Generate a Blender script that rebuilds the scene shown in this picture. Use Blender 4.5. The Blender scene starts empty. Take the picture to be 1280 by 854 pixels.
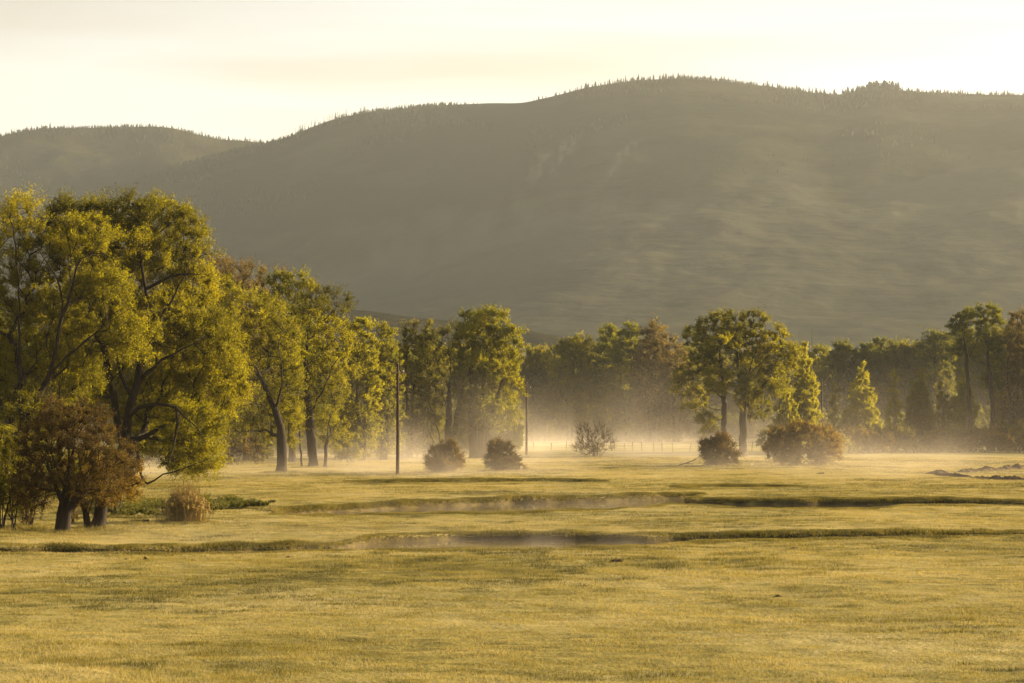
import bpy, math, random
import numpy as np
from mathutils import Vector

# ---------------------------------------------------------------- basics
F = 3555.0            # focal length in photo pixels (100 mm lens, 1280 px wide)
EYE = 5.0             # eye height over the meadow
HOR = 520.0           # photo row of the eye level
S = bpy.context.scene
COL = S.collection
R = np.random.default_rng(11)

def dist_of(py, z=0.0):
    return (EYE - z) * F / (py - HOR)

def px_x(px, d):
    return (px - 640.0) * d / F

def px_z(py, d):
    return EYE + (HOR - py) * d / F

# value noise -------------------------------------------------------
_tab = np.random.default_rng(5).random((256, 256)).astype(np.float64)

def vnoise(x, y):
    xi = np.floor(x).astype(np.int64); yi = np.floor(y).astype(np.int64)
    fx = x - xi; fy = y - yi
    fx = fx * fx * fx * (fx * (fx * 6 - 15) + 10); fy = fy * fy * fy * (fy * (fy * 6 - 15) + 10)
    a = _tab[xi & 255, yi & 255]; b = _tab[(xi + 1) & 255, yi & 255]
    c = _tab[xi & 255, (yi + 1) & 255]; d = _tab[(xi + 1) & 255, (yi + 1) & 255]
    return (a * (1 - fx) + b * fx) * (1 - fy) + (c * (1 - fx) + d * fx) * fy - 0.5

def fbm(x, y, o=4, g=0.5):
    t = 0; a = 1.0
    for k in range(o):
        t = t + a * vnoise(x * 2 ** k + 17.3 * k, y * 2 ** k + 5.1 * k); a *= g
    return t

def sstep(a, b, x):
    t = np.clip((x - a) / (b - a), 0, 1)
    return t * t * (3 - 2 * t)

# mesh building ------------------------------------------------------
class MB:
    """collects vertices and faces (numpy) and links them as one mesh object"""
    def __init__(s):
        s.v = []; s.f = {}; s.n = 0; s.t = {}
    def add(s, verts, faces, tint=None):
        verts = np.asarray(verts, np.float32).reshape(-1, 3)
        faces = np.asarray(faces, np.int64)
        k = faces.shape[1]
        s.v.append(verts); s.f.setdefault(k, []).append(faces + s.n); s.n += len(verts)
        if tint is None: tint = np.full(len(faces), 0.5)
        s.t.setdefault(k, []).append(np.broadcast_to(tint, (len(faces),)).astype(np.float32))
    def mesh(s, name, mat, smooth=False, use_tint=False):
        me = bpy.data.meshes.new(name)
        v = np.concatenate(s.v)
        ks = sorted(s.f)
        loops = []; starts = []; tint = []; off = 0
        for k in ks:
            f = np.concatenate(s.f[k]); loops.append(f.ravel())
            starts.append(off + np.arange(len(f)) * k); off += f.size
            tint.append(np.concatenate(s.t[k]))
        loops = np.concatenate(loops); starts = np.concatenate(starts)
        me.vertices.add(len(v)); me.vertices.foreach_set('co', v.ravel())
        me.loops.add(len(loops)); me.loops.foreach_set('vertex_index', loops.astype(np.int32))
        me.polygons.add(len(starts)); me.polygons.foreach_set('loop_start', starts.astype(np.int32))
        me.update(calc_edges=True)
        if use_tint:
            at = me.attributes.new('tint', 'FLOAT', 'FACE')
            at.data.foreach_set('value', np.concatenate(tint))
        me.polygons.foreach_set('use_smooth', np.full(len(starts), smooth))
        for m in (mat if isinstance(mat, (list, tuple)) else [mat]): me.materials.append(m)
        return me
    def build(s, name, mat, parent=None, smooth=False, use_tint=False):
        o = bpy.data.objects.new(name, s.mesh(name, mat, smooth, use_tint))
        COL.objects.link(o)
        if parent: o.parent = parent
        return o

def grid_faces(nr, nc):
    i = np.arange(nr - 1)[:, None] * nc + np.arange(nc - 1)[None, :]
    return np.stack([i, i + 1, i + nc + 1, i + nc], -1).reshape(-1, 4)

def tag(o, label, cat, group=None):
    o['label'] = label; o['category'] = cat
    if group: o['group'] = group
    return o

def kind(o, k):
    o['kind'] = k; return o

def empty(name, loc, rz=0.0):
    o = bpy.data.objects.new(name, None); COL.objects.link(o)
    o.location = loc; o.rotation_euler = (0, 0, rz); o.empty_display_size = 0.3
    return o

def dup(root, loc, rz=0.0, sc=(1, 1, 1)):
    c = root.copy(); COL.objects.link(c)
    for k in ('label', 'category', 'group'):
        if k in c: del c[k]
    c.location = loc; c.rotation_euler = (0, 0, rz); c.scale = sc
    for ch in list(root.children):
        d = ch.copy(); COL.objects.link(d); d.parent = c
        for g in list(ch.children):
            e = g.copy(); COL.objects.link(e); e.parent = d
    return c

# tubes --------------------------------------------------------------
def unit(a):
    return a / np.maximum(np.linalg.norm(a, axis=-1, keepdims=True), 1e-9)

def frames(t):
    ref = np.broadcast_to(np.array([0.93, 0.31, 0.19]), t.shape)
    a = unit(np.cross(t, ref)); b = np.cross(t, a)
    return a, b

def tubes(mb, p0, p1, t0, t1, r0, r1, sides, tint=0.5):
    """many frusta at once"""
    if len(p0) == 0: return
    th = np.arange(sides) * 2 * np.pi / sides
    a0, b0 = frames(t0); a1, b1 = frames(t1)
    c = np.cos(th)[None, :, None]; s_ = np.sin(th)[None, :, None]
    q0 = p0[:, None] + r0[:, None, None] * (a0[:, None] * c + b0[:, None] * s_)
    q1 = p1[:, None] + r1[:, None, None] * (a1[:, None] * c + b1[:, None] * s_)
    v = np.concatenate([q0, q1], 1).reshape(-1, 3)
    k = np.arange(sides); k2 = (k + 1) % sides
    f = np.stack([k, k2, k2 + sides, k + sides], -1)[None] + (np.arange(len(p0)) * 2 * sides)[:, None, None]
    mb.add(v, f.reshape(-1, 4), tint)

def polytube(mb, pts, rad, sides=8, cap=True):
    pts = np.asarray(pts, float); rad = np.broadcast_to(np.asarray(rad, float), (len(pts),))
    d = np.diff(pts, axis=0); t = np.vstack([d[:1], d[:-1] + d[1:], d[-1:]]) if len(pts) > 2 else np.vstack([d, d])
    t = unit(t); a, b = frames(t)
    th = np.arange(sides) * 2 * np.pi / sides
    v = pts[:, None] + rad[:, None, None] * (a[:, None] * np.cos(th)[None, :, None] + b[:, None] * np.sin(th)[None, :, None])
    v = v.reshape(-1, 3)
    k = np.arange(sides); k2 = (k + 1) % sides
    f = np.concatenate([np.stack([k, k2, k2 + sides, k + sides], -1) + i * sides for i in range(len(pts) - 1)])
    mb.add(v, f)
    if cap:
        mb.add(v[-sides:], np.arange(sides)[None, :]); mb.add(v[:sides], np.arange(sides)[None, ::-1])

def box(mb, c, s, rot=0.0):
    c = np.asarray(c, float); s = np.asarray(s, float) / 2
    v = np.array([[x, y, z] for z in (-1, 1) for y in (-1, 1) for x in (-1, 1)], float) * s
    ca, sa = math.cos(rot), math.sin(rot)
    v = np.stack([v[:, 0] * ca - v[:, 1] * sa, v[:, 0] * sa + v[:, 1] * ca, v[:, 2]], -1) + c
    mb.add(v, [[0, 2, 3, 1], [4, 5, 7, 6], [0, 1, 5, 4], [2, 6, 7, 3], [0, 4, 6, 2], [1, 3, 7, 5]])

# ---------------------------------------------------------------- materials
def new_mat(name):
    m = bpy.data.materials.new(name); m.use_nodes = True
    m.node_tree.nodes.clear()
    return m, m.node_tree.nodes, m.node_tree.links

def ramp(N, stops):
    r = N.new('ShaderNodeValToRGB'); e = r.color_ramp.elements
    while len(e) > 1: e.remove(e[0])
    e[0].position = stops[0][0]; e[0].color = (*stops[0][1], 1)
    for p, c in stops[1:]:
        q = e.new(p); q.color = (*c, 1)
    return r

def leaf_mat(name, stops, trans=0.62, tcol=(2.0, 1.88, 0.7), rough=0.6):
    m, N, L = new_mat(name)
    out = N.new('ShaderNodeOutputMaterial')
    at = N.new('ShaderNodeAttribute'); at.attribute_name = 'tint'
    rp = ramp(N, stops); L.new(at.outputs['Fac'], rp.inputs[0])
    di = N.new('ShaderNodeBsdfPrincipled'); L.new(rp.outputs[0], di.inputs['Base Color'])
    di.inputs['Roughness'].default_value = rough; di.inputs['Specular IOR Level'].default_value = 0.25
    mu = N.new('ShaderNodeMix'); mu.data_type = 'RGBA'; mu.blend_type = 'MULTIPLY'; mu.inputs[0].default_value = 1
    L.new(rp.outputs[0], mu.inputs[6]); mu.inputs[7].default_value = (*tcol, 1)
    tr = N.new('ShaderNodeBsdfTranslucent'); L.new(mu.outputs[2], tr.inputs['Color'])
    mx = N.new('ShaderNodeMixShader'); mx.inputs[0].default_value = trans
    L.new(di.outputs[0], mx.inputs[1]); L.new(tr.outputs[0], mx.inputs[2]); L.new(mx.outputs[0], out.inputs['Surface'])
    return m

def plain_mat(name, c0, c1, scale=3.0, rough=0.85, bump=0.3, stretch=(1, 1, 1)):
    m, N, L = new_mat(name)
    out = N.new('ShaderNodeOutputMaterial'); b = N.new('ShaderNodeBsdfPrincipled')
    tc = N.new('ShaderNodeTexCoord'); mp = N.new('ShaderNodeMapping'); mp.inputs['Scale'].default_value = stretch
    L.new(tc.outputs['Object'], mp.inputs[0])
    nz = N.new('ShaderNodeTexNoise'); nz.inputs['Scale'].default_value = scale; nz.inputs['Detail'].default_value = 6
    L.new(mp.outputs[0], nz.inputs['Vector'])
    rp = ramp(N, [(0.3, c0), (0.7, c1)]); L.new(nz.outputs['Fac'], rp.inputs[0])
    L.new(rp.outputs[0], b.inputs['Base Color']); b.inputs['Roughness'].default_value = rough
    b.inputs['Specular IOR Level'].default_value = 0.2
    bp = N.new('ShaderNodeBump'); bp.inputs['Strength'].default_value = bump; bp.inputs['Distance'].default_value = 0.05
    L.new(nz.outputs['Fac'], bp.inputs['Height']); L.new(bp.outputs[0], b.inputs['Normal'])
    L.new(b.outputs[0], out.inputs['Surface'])
    return m

M = {}
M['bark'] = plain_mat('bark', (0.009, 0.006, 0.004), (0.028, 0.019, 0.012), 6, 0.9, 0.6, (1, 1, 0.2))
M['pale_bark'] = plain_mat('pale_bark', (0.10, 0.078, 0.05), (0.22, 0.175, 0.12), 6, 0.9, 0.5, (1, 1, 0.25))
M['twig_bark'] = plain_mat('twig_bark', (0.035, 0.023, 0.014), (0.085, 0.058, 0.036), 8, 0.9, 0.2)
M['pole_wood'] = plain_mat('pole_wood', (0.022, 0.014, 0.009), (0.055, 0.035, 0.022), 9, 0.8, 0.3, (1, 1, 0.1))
M['grey_wood'] = plain_mat('grey_wood', (0.12, 0.09, 0.06), (0.26, 0.20, 0.14), 9, 0.85, 0.3, (1, 1, 0.2))
M['insulator'] = plain_mat('insulator', (0.55, 0.47, 0.38), (0.65, 0.56, 0.46), 4, 0.4, 0.05)
M['wire'] = plain_mat('wire', (0.012, 0.011, 0.010), (0.02, 0.018, 0.016), 4, 0.9, 0.05)
M['dirt'] = plain_mat('dirt', (0.025, 0.015, 0.008), (0.085, 0.052, 0.028), 5, 0.95, 0.8)
M['dry_dirt'] = plain_mat('dry_dirt', (0.05, 0.033, 0.018), (0.15, 0.105, 0.06), 3, 0.95, 0.8)
M['conifer'] = plain_mat('conifer_green', (0.014, 0.017, 0.007), (0.035, 0.038, 0.014), 1.0, 0.9, 0.1)
M['dead_wood'] = plain_mat('dead_wood', (0.06, 0.05, 0.04), (0.14, 0.12, 0.1), 2.0, 0.9, 0.1)
GOLD = [(0.0, (0.050, 0.050, 0.004)), (0.35, (0.098, 0.096, 0.005)), (0.65, (0.154, 0.146, 0.007)), (1.0, (0.205, 0.186, 0.010))]
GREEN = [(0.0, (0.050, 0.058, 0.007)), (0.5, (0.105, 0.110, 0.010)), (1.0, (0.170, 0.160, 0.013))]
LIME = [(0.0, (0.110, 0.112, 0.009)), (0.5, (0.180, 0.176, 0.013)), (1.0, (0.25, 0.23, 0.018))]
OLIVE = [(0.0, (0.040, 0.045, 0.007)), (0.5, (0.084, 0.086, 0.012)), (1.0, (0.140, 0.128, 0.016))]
RUST = [(0.0, (0.045, 0.029, 0.008)), (0.5, (0.105, 0.072, 0.014)), (1.0, (0.20, 0.135, 0.018))]
TAN = [(0.0, (0.060, 0.046, 0.021)), (0.5, (0.105, 0.080, 0.036)), (1.0, (0.15, 0.12, 0.05))]
BROWNBUSH = [(0.0, (0.028, 0.019, 0.008)), (0.5, (0.062, 0.043, 0.013)), (1.0, (0.12, 0.082, 0.017))]
for k, st in dict(gold=GOLD, green=GREEN, lime=LIME, olive=OLIVE, rust=RUST, tan=TAN, brown=BROWNBUSH).items():
    M['leaf_' + k] = leaf_mat('leaf_' + k, st)
M['reed'] = leaf_mat('reed', [(0, (0.20, 0.155, 0.05)), (1, (0.45, 0.35, 0.15))], 0.35, (1.2, 1.1, 0.8))
M['grass'] = leaf_mat('grass_blade', [(0, (0.060, 0.058, 0.008)), (0.3, (0.155, 0.135, 0.021)), (0.6, (0.285, 0.244, 0.068)), (1, (0.375, 0.320, 0.140))], 0.42, (1.2, 1.1, 0.85))
M['low_green'] = leaf_mat('low_green', [(0, (0.030, 0.036, 0.006)), (1, (0.085, 0.085, 0.012))], 0.4)

def ground_mat():
    m, N, L = new_mat('meadow_ground')
    out = N.new('ShaderNodeOutputMaterial'); b = N.new('ShaderNodeBsdfPrincipled')
    ge = N.new('ShaderNodeNewGeometry')
    def nz(scale, detail=5, st=(1, 1, 1)):
        mp = N.new('ShaderNodeMapping'); mp.inputs['Scale'].default_value = st
        n = N.new('ShaderNodeTexNoise'); n.inputs['Scale'].default_value = scale; n.inputs['Detail'].default_value = detail
        L.new(ge.outputs['Position'], mp.inputs[0]); L.new(mp.outputs[0], n.inputs['Vector']); return n
    n1 = nz(0.09, 6); n2 = nz(1.3, 6)
    mix = N.new('ShaderNodeMath'); mix.operation = 'MULTIPLY_ADD'
    L.new(n1.outputs['Fac'], mix.inputs[0]); mix.inputs[1].default_value = 0.6
    h = N.new('ShaderNodeMath'); h.operation = 'MULTIPLY'; L.new(n2.outputs['Fac'], h.inputs[0]); h.inputs[1].default_value = 0.4
    L.new(h.outputs[0], mix.inputs[2])
    rp = ramp(N, [(0.36, (0.095, 0.082, 0.012)), (0.48, (0.245, 0.210, 0.052)), (0.60, (0.36, 0.303, 0.115))])
    L.new(mix.outputs[0], rp.inputs[0])
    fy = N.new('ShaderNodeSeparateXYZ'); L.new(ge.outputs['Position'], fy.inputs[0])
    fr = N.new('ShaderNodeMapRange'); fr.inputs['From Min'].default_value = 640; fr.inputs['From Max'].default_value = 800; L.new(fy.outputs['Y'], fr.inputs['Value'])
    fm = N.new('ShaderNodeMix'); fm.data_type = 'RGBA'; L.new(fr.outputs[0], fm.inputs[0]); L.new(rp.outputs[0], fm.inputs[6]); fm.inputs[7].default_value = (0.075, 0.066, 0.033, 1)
    # bare soil where the banks are steep
    sx = N.new('ShaderNodeSeparateXYZ'); L.new(ge.outputs['True Normal'], sx.inputs[0])
    mr = N.new('ShaderNodeMapRange'); mr.inputs['From Min'].default_value = 0.97; mr.inputs['From Max'].default_value = 0.90
    L.new(sx.outputs['Z'], mr.inputs['Value'])
    so = ramp(N, [(0.4, (0.045, 0.034, 0.012)), (0.6, (0.095, 0.075, 0.024))]); L.new(n2.outputs['Fac'], so.inputs[0])
    mm = N.new('ShaderNodeMix'); mm.data_type = 'RGBA'; L.new(mr.outputs[0], mm.inputs[0])
    L.new(fm.outputs[2], mm.inputs[6]); L.new(so.outputs[0], mm.inputs[7])
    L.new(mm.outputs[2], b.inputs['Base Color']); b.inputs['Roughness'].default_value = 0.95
    b.inputs['Specular IOR Level'].default_value = 0.1
    n3 = nz(7, 4); bp = N.new('ShaderNodeBump'); bp.inputs['Strength'].default_value = 0.6; bp.inputs['Distance'].default_value = 0.08
    L.new(n3.outputs['Fac'], bp.inputs['Height']); L.new(bp.outputs[0], b.inputs['Normal'])
    L.new(b.outputs[0], out.inputs['Surface'])
    return m

def hill_mat(name, stops, patch=None, scale=0.006):
    m, N, L = new_mat(name)
    out = N.new('ShaderNodeOutputMaterial'); b = N.new('ShaderNodeBsdfPrincipled')
    at = N.new('ShaderNodeAttribute'); at.attribute_name = 'cover'
    ge = N.new('ShaderNodeNewGeometry')
    n = N.new('ShaderNodeTexNoise'); n.inputs['Scale'].default_value = scale; n.inputs['Detail'].default_value = 8
    n.inputs['Roughness'].default_value = 0.65
    L.new(ge.outputs['Position'], n.inputs['Vector'])
    a = N.new('ShaderNodeMath'); a.operation = 'MULTIPLY_ADD'
    L.new(n.outputs['Fac'], a.inputs[0]); a.inputs[1].default_value = 0.9
    L.new(at.outputs['Fac'], a.inputs[2])
    rp = ramp(N, stops); L.new(a.outputs[0], rp.inputs[0])
    sc = N.new('ShaderNodeAttribute'); sc.attribute_name = 'scar'
    mm = N.new('ShaderNodeMix'); mm.data_type = 'RGBA'; L.new(sc.outputs['Fac'], mm.inputs[0])
    L.new(rp.outputs[0], mm.inputs[6]); mm.inputs[7].default_value = (0.26, 0.22, 0.16, 1)
    L.new(mm.outputs[2], b.inputs['Base Color']); b.inputs['Roughness'].default_value = 1.0
    b.inputs['Specular IOR Level'].default_value = 0.0
    bp = N.new('ShaderNodeBump'); bp.inputs['Strength'].default_value = 0.6; bp.inputs['Distance'].default_value = 7
    n2 = N.new('ShaderNodeTexNoise'); n2.inputs['Scale'].default_value = scale * 5; n2.inputs['Detail'].default_value = 6
    L.new(ge.outputs['Position'], n2.inputs['Vector'])
    L.new(n2.outputs['Fac'], bp.inputs['Height']); L.new(bp.outputs[0], b.inputs['Normal'])
    L.new(b.outputs[0], out.inputs['Surface'])
    return m

def water_mat():
    m, N, L = new_mat('still_water')
    out = N.new('ShaderNodeOutputMaterial'); b = N.new('ShaderNodeBsdfPrincipled')
    b.inputs['Base Color'].default_value = (0.08, 0.062, 0.034, 1); b.inputs['Roughness'].default_value = 0.05
    b.inputs['IOR'].default_value = 1.33
    ge = N.new('ShaderNodeNewGeometry')
    n = N.new('ShaderNodeTexNoise'); n.inputs['Scale'].default_value = 2.5; n.inputs['Detail'].default_value = 3
    L.new(ge.outputs['Position'], n.inputs['Vector'])
    bp = N.new('ShaderNodeBump'); bp.inputs['Strength'].default_value = 0.07; bp.inputs['Distance'].default_value = 0.02
    L.new(n.outputs['Fac'], bp.inputs['Height']); L.new(bp.outputs[0], b.inputs['Normal'])
    L.new(b.outputs[0], out.inputs['Surface'])
    return m

# ---------------------------------------------------------------- camera, light, sky
SUN_AZ, SUN_EL = math.radians(68), math.radians(13)
cam = bpy.data.objects.new('camera', bpy.data.cameras.new('camera')); COL.objects.link(cam)
cam.data.lens = 100.0; cam.data.sensor_width = 36.0; cam.data.clip_end = 30000; cam.data.clip_start = 0.5
cam.location = (0, 0, EYE); cam.rotation_euler = (math.radians(90) + math.atan((HOR - 427) / F), 0, 0)
S.camera = cam

sv = Vector((math.sin(SUN_AZ) * math.cos(SUN_EL), math.cos(SUN_AZ) * math.cos(SUN_EL), math.sin(SUN_EL)))
sl = bpy.data.lights.new('sun', 'SUN'); sl.energy = 5.0; sl.angle = math.radians(0.53); sl.color = (1.0, 0.78, 0.47)
so = bpy.data.objects.new('sun', sl); COL.objects.link(so); so.rotation_euler = sv.to_track_quat('Z', 'Y').to_euler()
so.location = (300, 300, 200)

W = bpy.data.worlds.new('World'); S.world = W; W.use_nodes = True
N, L = W.node_tree.nodes, W.node_tree.links
bg = N['Background']; bg.inputs['Strength'].default_value = 0.11
sky = N.new('ShaderNodeTexSky'); sky.sky_type = 'NISHITA'; sky.sun_disc = False
sky.sun_elevation = SUN_EL; sky.sun_rotation = SUN_AZ; sky.altitude = 2400; sky.dust_density = 3.0; sky.air_density = 1.0
wm = N.new('ShaderNodeMix'); wm.data_type = 'RGBA'; wm.blend_type = 'MULTIPLY'; wm.inputs[0].default_value = 1.0
L.new(sky.outputs[0], wm.inputs[6]); wm.inputs[7].default_value = (1.0, 0.68, 0.49, 1)
# thin high cloud: long pale streaks
tcw = N.new('ShaderNodeTexCoord'); mpw = N.new('ShaderNodeMapping'); mpw.inputs['Scale'].default_value = (1.2, 1.2, 16)
mpw.inputs['Rotation'].default_value = (0.05, 0.03, 0)
nzw = N.new('ShaderNodeTexNoise'); nzw.inputs['Scale'].default_value = 2.6; nzw.inputs['Detail'].default_value = 4
L.new(tcw.outputs['Generated'], mpw.inputs[0]); L.new(mpw.outputs[0], nzw.inputs['Vector'])
rpw = ramp(N, [(0.38, (1, 1, 1)), (0.66, (0.88, 0.79, 0.70))]); L.new(nzw.outputs['Fac'], rpw.inputs[0])
wc = N.new('ShaderNodeMix'); wc.data_type = 'RGBA'; wc.blend_type = 'MULTIPLY'; wc.inputs[0].default_value = 1.0
L.new(wm.outputs[2], wc.inputs[6]); L.new(rpw.outputs[0], wc.inputs[7]); L.new(wc.outputs[2], bg.inputs['Color'])

S.view_settings.view_transform = 'Standard'; S.view_settings.look = 'None'
S.view_settings.gamma = 1.0; S.view_settings.exposure = 1.9; S.view_settings.use_curve_mapping = False
cy = S.cycles
cy.max_bounces = 6; cy.diffuse_bounces = 3; cy.glossy_bounces = 2; cy.transmission_bounces = 3; cy.volume_bounces = 1
cy.transparent_max_bounces = 8; cy.use_denoising = True
cy.sample_clamp_indirect = 5.0

# ---------------------------------------------------------------- the meadow
def table(rows):
    a = np.array(rows, float)
    return (a[:, 0] - 640) / F, EYE * F / (a[:, 1] - HOR), EYE * F / (a[:, 2] - HOR)

CHANNELS = [  # photo column, row of the near edge, row of the far edge, depth
    (table([(-700, 693, 688), (0, 693, 688), (150, 693, 687), (300, 690, 684), (420, 685.5, 681), (470, 685.5, 671), (560, 685, 667), (680, 684, 667), (740, 681.5, 667),
            (785, 680, 669.5), (850, 676.5, 669), (1000, 673, 668), (1150, 670.5, 666), (1240, 668, 665.3), (1300, 666, 665.9)]), 0.5),
    (table([(340, 641, 640.8), (380, 643, 638), (520, 642, 629.5), (640, 641, 624.5), (760, 637.5, 622), (830, 631, 619.5), (862, 624, 618.8), (880, 619.1, 619)]), 0.45),
    (table([(800, 627.3, 627), (840, 629, 624.5), (950, 636, 625), (1090, 635.5, 625.5), (1130, 630.5, 625.5), (1280, 631, 626), (1900, 631, 626)]), 0.33),
    (table([(430, 604, 603.9), (480, 605.5, 602), (600, 605, 601), (700, 604, 600.5), (760, 602, 601.9)]), 0.10),
    (table([(840, 609, 608.9), (880, 610.5, 607), (960, 610.5, 607), (1010, 609, 608.9)]), 0.12),
]
WATER_Z = -0.23

def ground_z(X, Y):
    X = np.asarray(X, float); Y = np.asarray(Y, float)
    z = 0.13 * fbm(X / 17, Y / 17, 3) + 0.075 * fbm(X / 3.1 + 40, Y / 3.1, 3)
    z = z * (1 - 0.5 * sstep(150, 400, Y))
    z = z + 0.045 * fbm(X / 0.95 + 13, Y / 0.95 + 71, 2) * (1 - sstep(140, 260, Y))
    u = X / np.maximum(Y, 1.0)
    inside = 0
    for (tu, tn, tf), dep in CHANNELS:
        wob = 0.9 * fbm(X / 4.5 + 9, Y * 0.02 + tn[0] % 7, 3) * (Y > 20)
        yn = np.interp(u, tu, tn) + wob; yf = np.interp(u, tu, tf) + wob * 0.8 + 0.7 * fbm(X / 1.7, Y * 0, 2)
        w = yf - yn
        bank = np.minimum(0.8, np.maximum(w, 0.01) * 0.35)
        m = sstep(0, 1, (Y - yn) / (bank * 2.4)) * sstep(0, 1, (yf - Y) / bank) * (w > 0.05)
        if tu[0] > -0.1: m = m * (u > tu[0])
        m = m * (u < tu[-1])
        lip = np.exp(-((Y - yf - 0.9) / 0.9) ** 2) * (w > 0.3) * (u > tu[0]) * (u < tu[-1])
        z = np.where(m > 0, z * (1 - m) - dep * m, z + 0.10 * lip)
        inside = np.maximum(inside, m)
    # dug earth bank far right, slow rise to the bench behind the wood
    rise = sstep(620, 1500, Y)
    z = z + rise * (40 + 0 * X)
    z = z + 3.0 * sstep(1500, 2600, Y)
    z = z - 10.0 * sstep(2600, 3200, Y)
    return z

ys = [3.0]
while ys[-1] < 46: ys.append(ys[-1] * 1.05)
while ys[-1] < 270: ys.append(ys[-1] * 1.0023)
while ys[-1] < 620: ys.append(ys[-1] * 1.006)
while ys[-1] < 4200: ys.append(ys[-1] * 1.02)
ys = np.array(ys)
uu = np.concatenate([-np.geomspace(1.6, 0.2, 22)[:-1], np.linspace(-0.2, 0.2, 420), np.geomspace(0.2, 1.6, 22)[1:]])
Yg, Ug = np.meshgrid(ys, uu, indexing='ij')
Xg = Ug * np.maximum(Yg, 1.0)
mb = MB(); mb.add(np.stack([Xg, Yg, ground_z(Xg, Yg)], -1).reshape(-1, 3), grid_faces(*Xg.shape))
kind(mb.build('meadow', ground_mat(), smooth=True), 'structure')

wmat = water_mat()
for nm, (x0, x1, y0, y1) in (('river', (-40, 40, 98, 140)), ('pond', (-20, 16, 141, 196)), ('stream', (5.0, 50, 152.5, 176))):
    mb = MB(); n = 24
    gx, gy = np.meshgrid(np.linspace(x0, x1, n), np.linspace(y0, y1, n), indexing='ij')
    zz = WATER_Z + (0.0 if nm != 'stream' else 0.004)
    mb.add(np.stack([gx, gy, np.full_like(gx, zz)], -1).reshape(-1, 3), grid_faces(n, n))
    kind(mb.build(nm, wmat), 'structure')

# grass ---------------------------------------------------------------
def grass_blades(mb, X, Y, hgt, wid, tint, nb, spread, rng):
    n = len(X); Z = ground_z(X, Y)
    P = np.repeat(np.stack([X, Y, Z], -1), nb, 0)
    h = np.repeat(hgt, nb) * rng.uniform(0.55, 1.15, n * nb); w = np.repeat(wid, nb)
    off = rng.normal(0, 1, (n * nb, 2)) * np.repeat(spread, nb)[:, None]
    P[:, :2] += off
    an = rng.uniform(0, 2 * np.pi, n * nb)
    side = np.stack([np.cos(an), np.sin(an), 0 * an], -1)
    lean = rng.normal(0, 0.45, (n * nb, 2)) + off / (np.repeat(spread, nb)[:, None] + 1e-6) * 0.25
    tip = P + np.stack([lean[:, 0] * h, lean[:, 1] * h, h], -1)
    base = P - np.array([0, 0, 0.02])
    v = np.stack([base - side * w[:, None] / 2, base + side * w[:, None] / 2, tip], 1).reshape(-1, 3)
    mb.add(v, np.arange(len(v)).reshape(-1, 3), np.clip(np.repeat(tint, nb) + rng.normal(0, 0.07, n * nb), 0, 1))

def in_water(X, Y):
    return ground_z(X, Y) < WATER_Z + 0.05

def grass_tint(X, Y):
    return 0.58 + 0.55 * fbm(X / 9, Y / 22, 3) + 0.38 * fbm(X / 1.6 + 31, Y / 2.4, 3)

mb = MB()
n = 380000
q = R.random(n)
Yb = (math.sqrt(46) + q * (math.sqrt(345) - math.sqrt(46))) ** 2
Xb = R.uniform(-0.205, 0.205, n) * Yb
keep = ~in_water(Xb, Yb)
Xb, Yb = Xb[keep], Yb[keep]
clump = fbm(Xb / 0.9 + 3, Yb / 1.3, 3); broad = fbm(Xb / 6 + 77, Yb / 9, 2)
hb = np.clip(0.044 + 0.045 * clump + 0.03 * broad, 0.014, 0.12) * (1 + Yb / 500)
ok = hb > 0.015
Xb, Yb, hb = Xb[ok], Yb[ok], hb[ok]
tb = grass_tint(Xb, Yb) - 0.35 * np.clip((hb - 0.085) / 0.06, 0, 1)
rank = sstep(0.08, 0.17, fbm(Xb / 0.95 + 210, Yb / 1.25 + 60, 2)) * sstep(-0.25, 0.25, fbm(Xb / 8 + 90, Yb / 14, 2))
shade_streak = sstep(0.13, 0.22, fbm(Xb / 2.6 + 15, Yb / 0.85 + 33, 3)) * sstep(-0.2, 0.2, fbm(Xb / 11 + 41, Yb / 17, 2))  # taller grass in streaks, with shadow lines of small steps put into its tint
rank = np.maximum(rank * 0.8, shade_streak)  # rank tufts and the painted shadow streaks together
tb = tb + 0.05 - 0.55 * rank; hb = np.maximum(hb, 0.04 * rank) * (1 + 0.55 * rank)
grass_blades(mb, Xb, Yb, hb, 0.0095 * (0.6 + Yb / 80), tb, 5, 0.06 + Yb / 2000, R)
# rank grass along the bank lips
for (tu, tn, tf), dep in CHANNELS:
    m = 9000
    u = R.uniform(max(tu[0], -0.2), min(tu[-1], 0.2), m)
    for edge in (tf, tn):
        Yl = np.interp(u, tu, edge) + R.normal(0.5 if edge is tf else -0.6, 0.55, m); Xl = u * Yl
        k = ground_z(Xl, Yl) > WATER_Z + 0.12
        Xl, Yl = Xl[k], Yl[k]
        if len(Xl) == 0: continue
        hl = (0.5 if dep < 0.2 else 0.75 if dep < 0.4 else 1.0) * np.clip(0.11 + 0.13 * fbm(Xl / 1.2, Yl / 2, 2) + 0.10 * fbm(Xl / 6, Yl * 0 + dep, 2), 0.04, 0.26) * (1.0 if edge is tf else 0.6)
        grass_blades(mb, Xl, Yl, hl, 0.02 * (0.5 + Yl / 110), 0.22 + 0.4 * fbm(Xl / 2, Yl / 2, 2), 6, np.full(len(Xl), 0.09), R)
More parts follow.
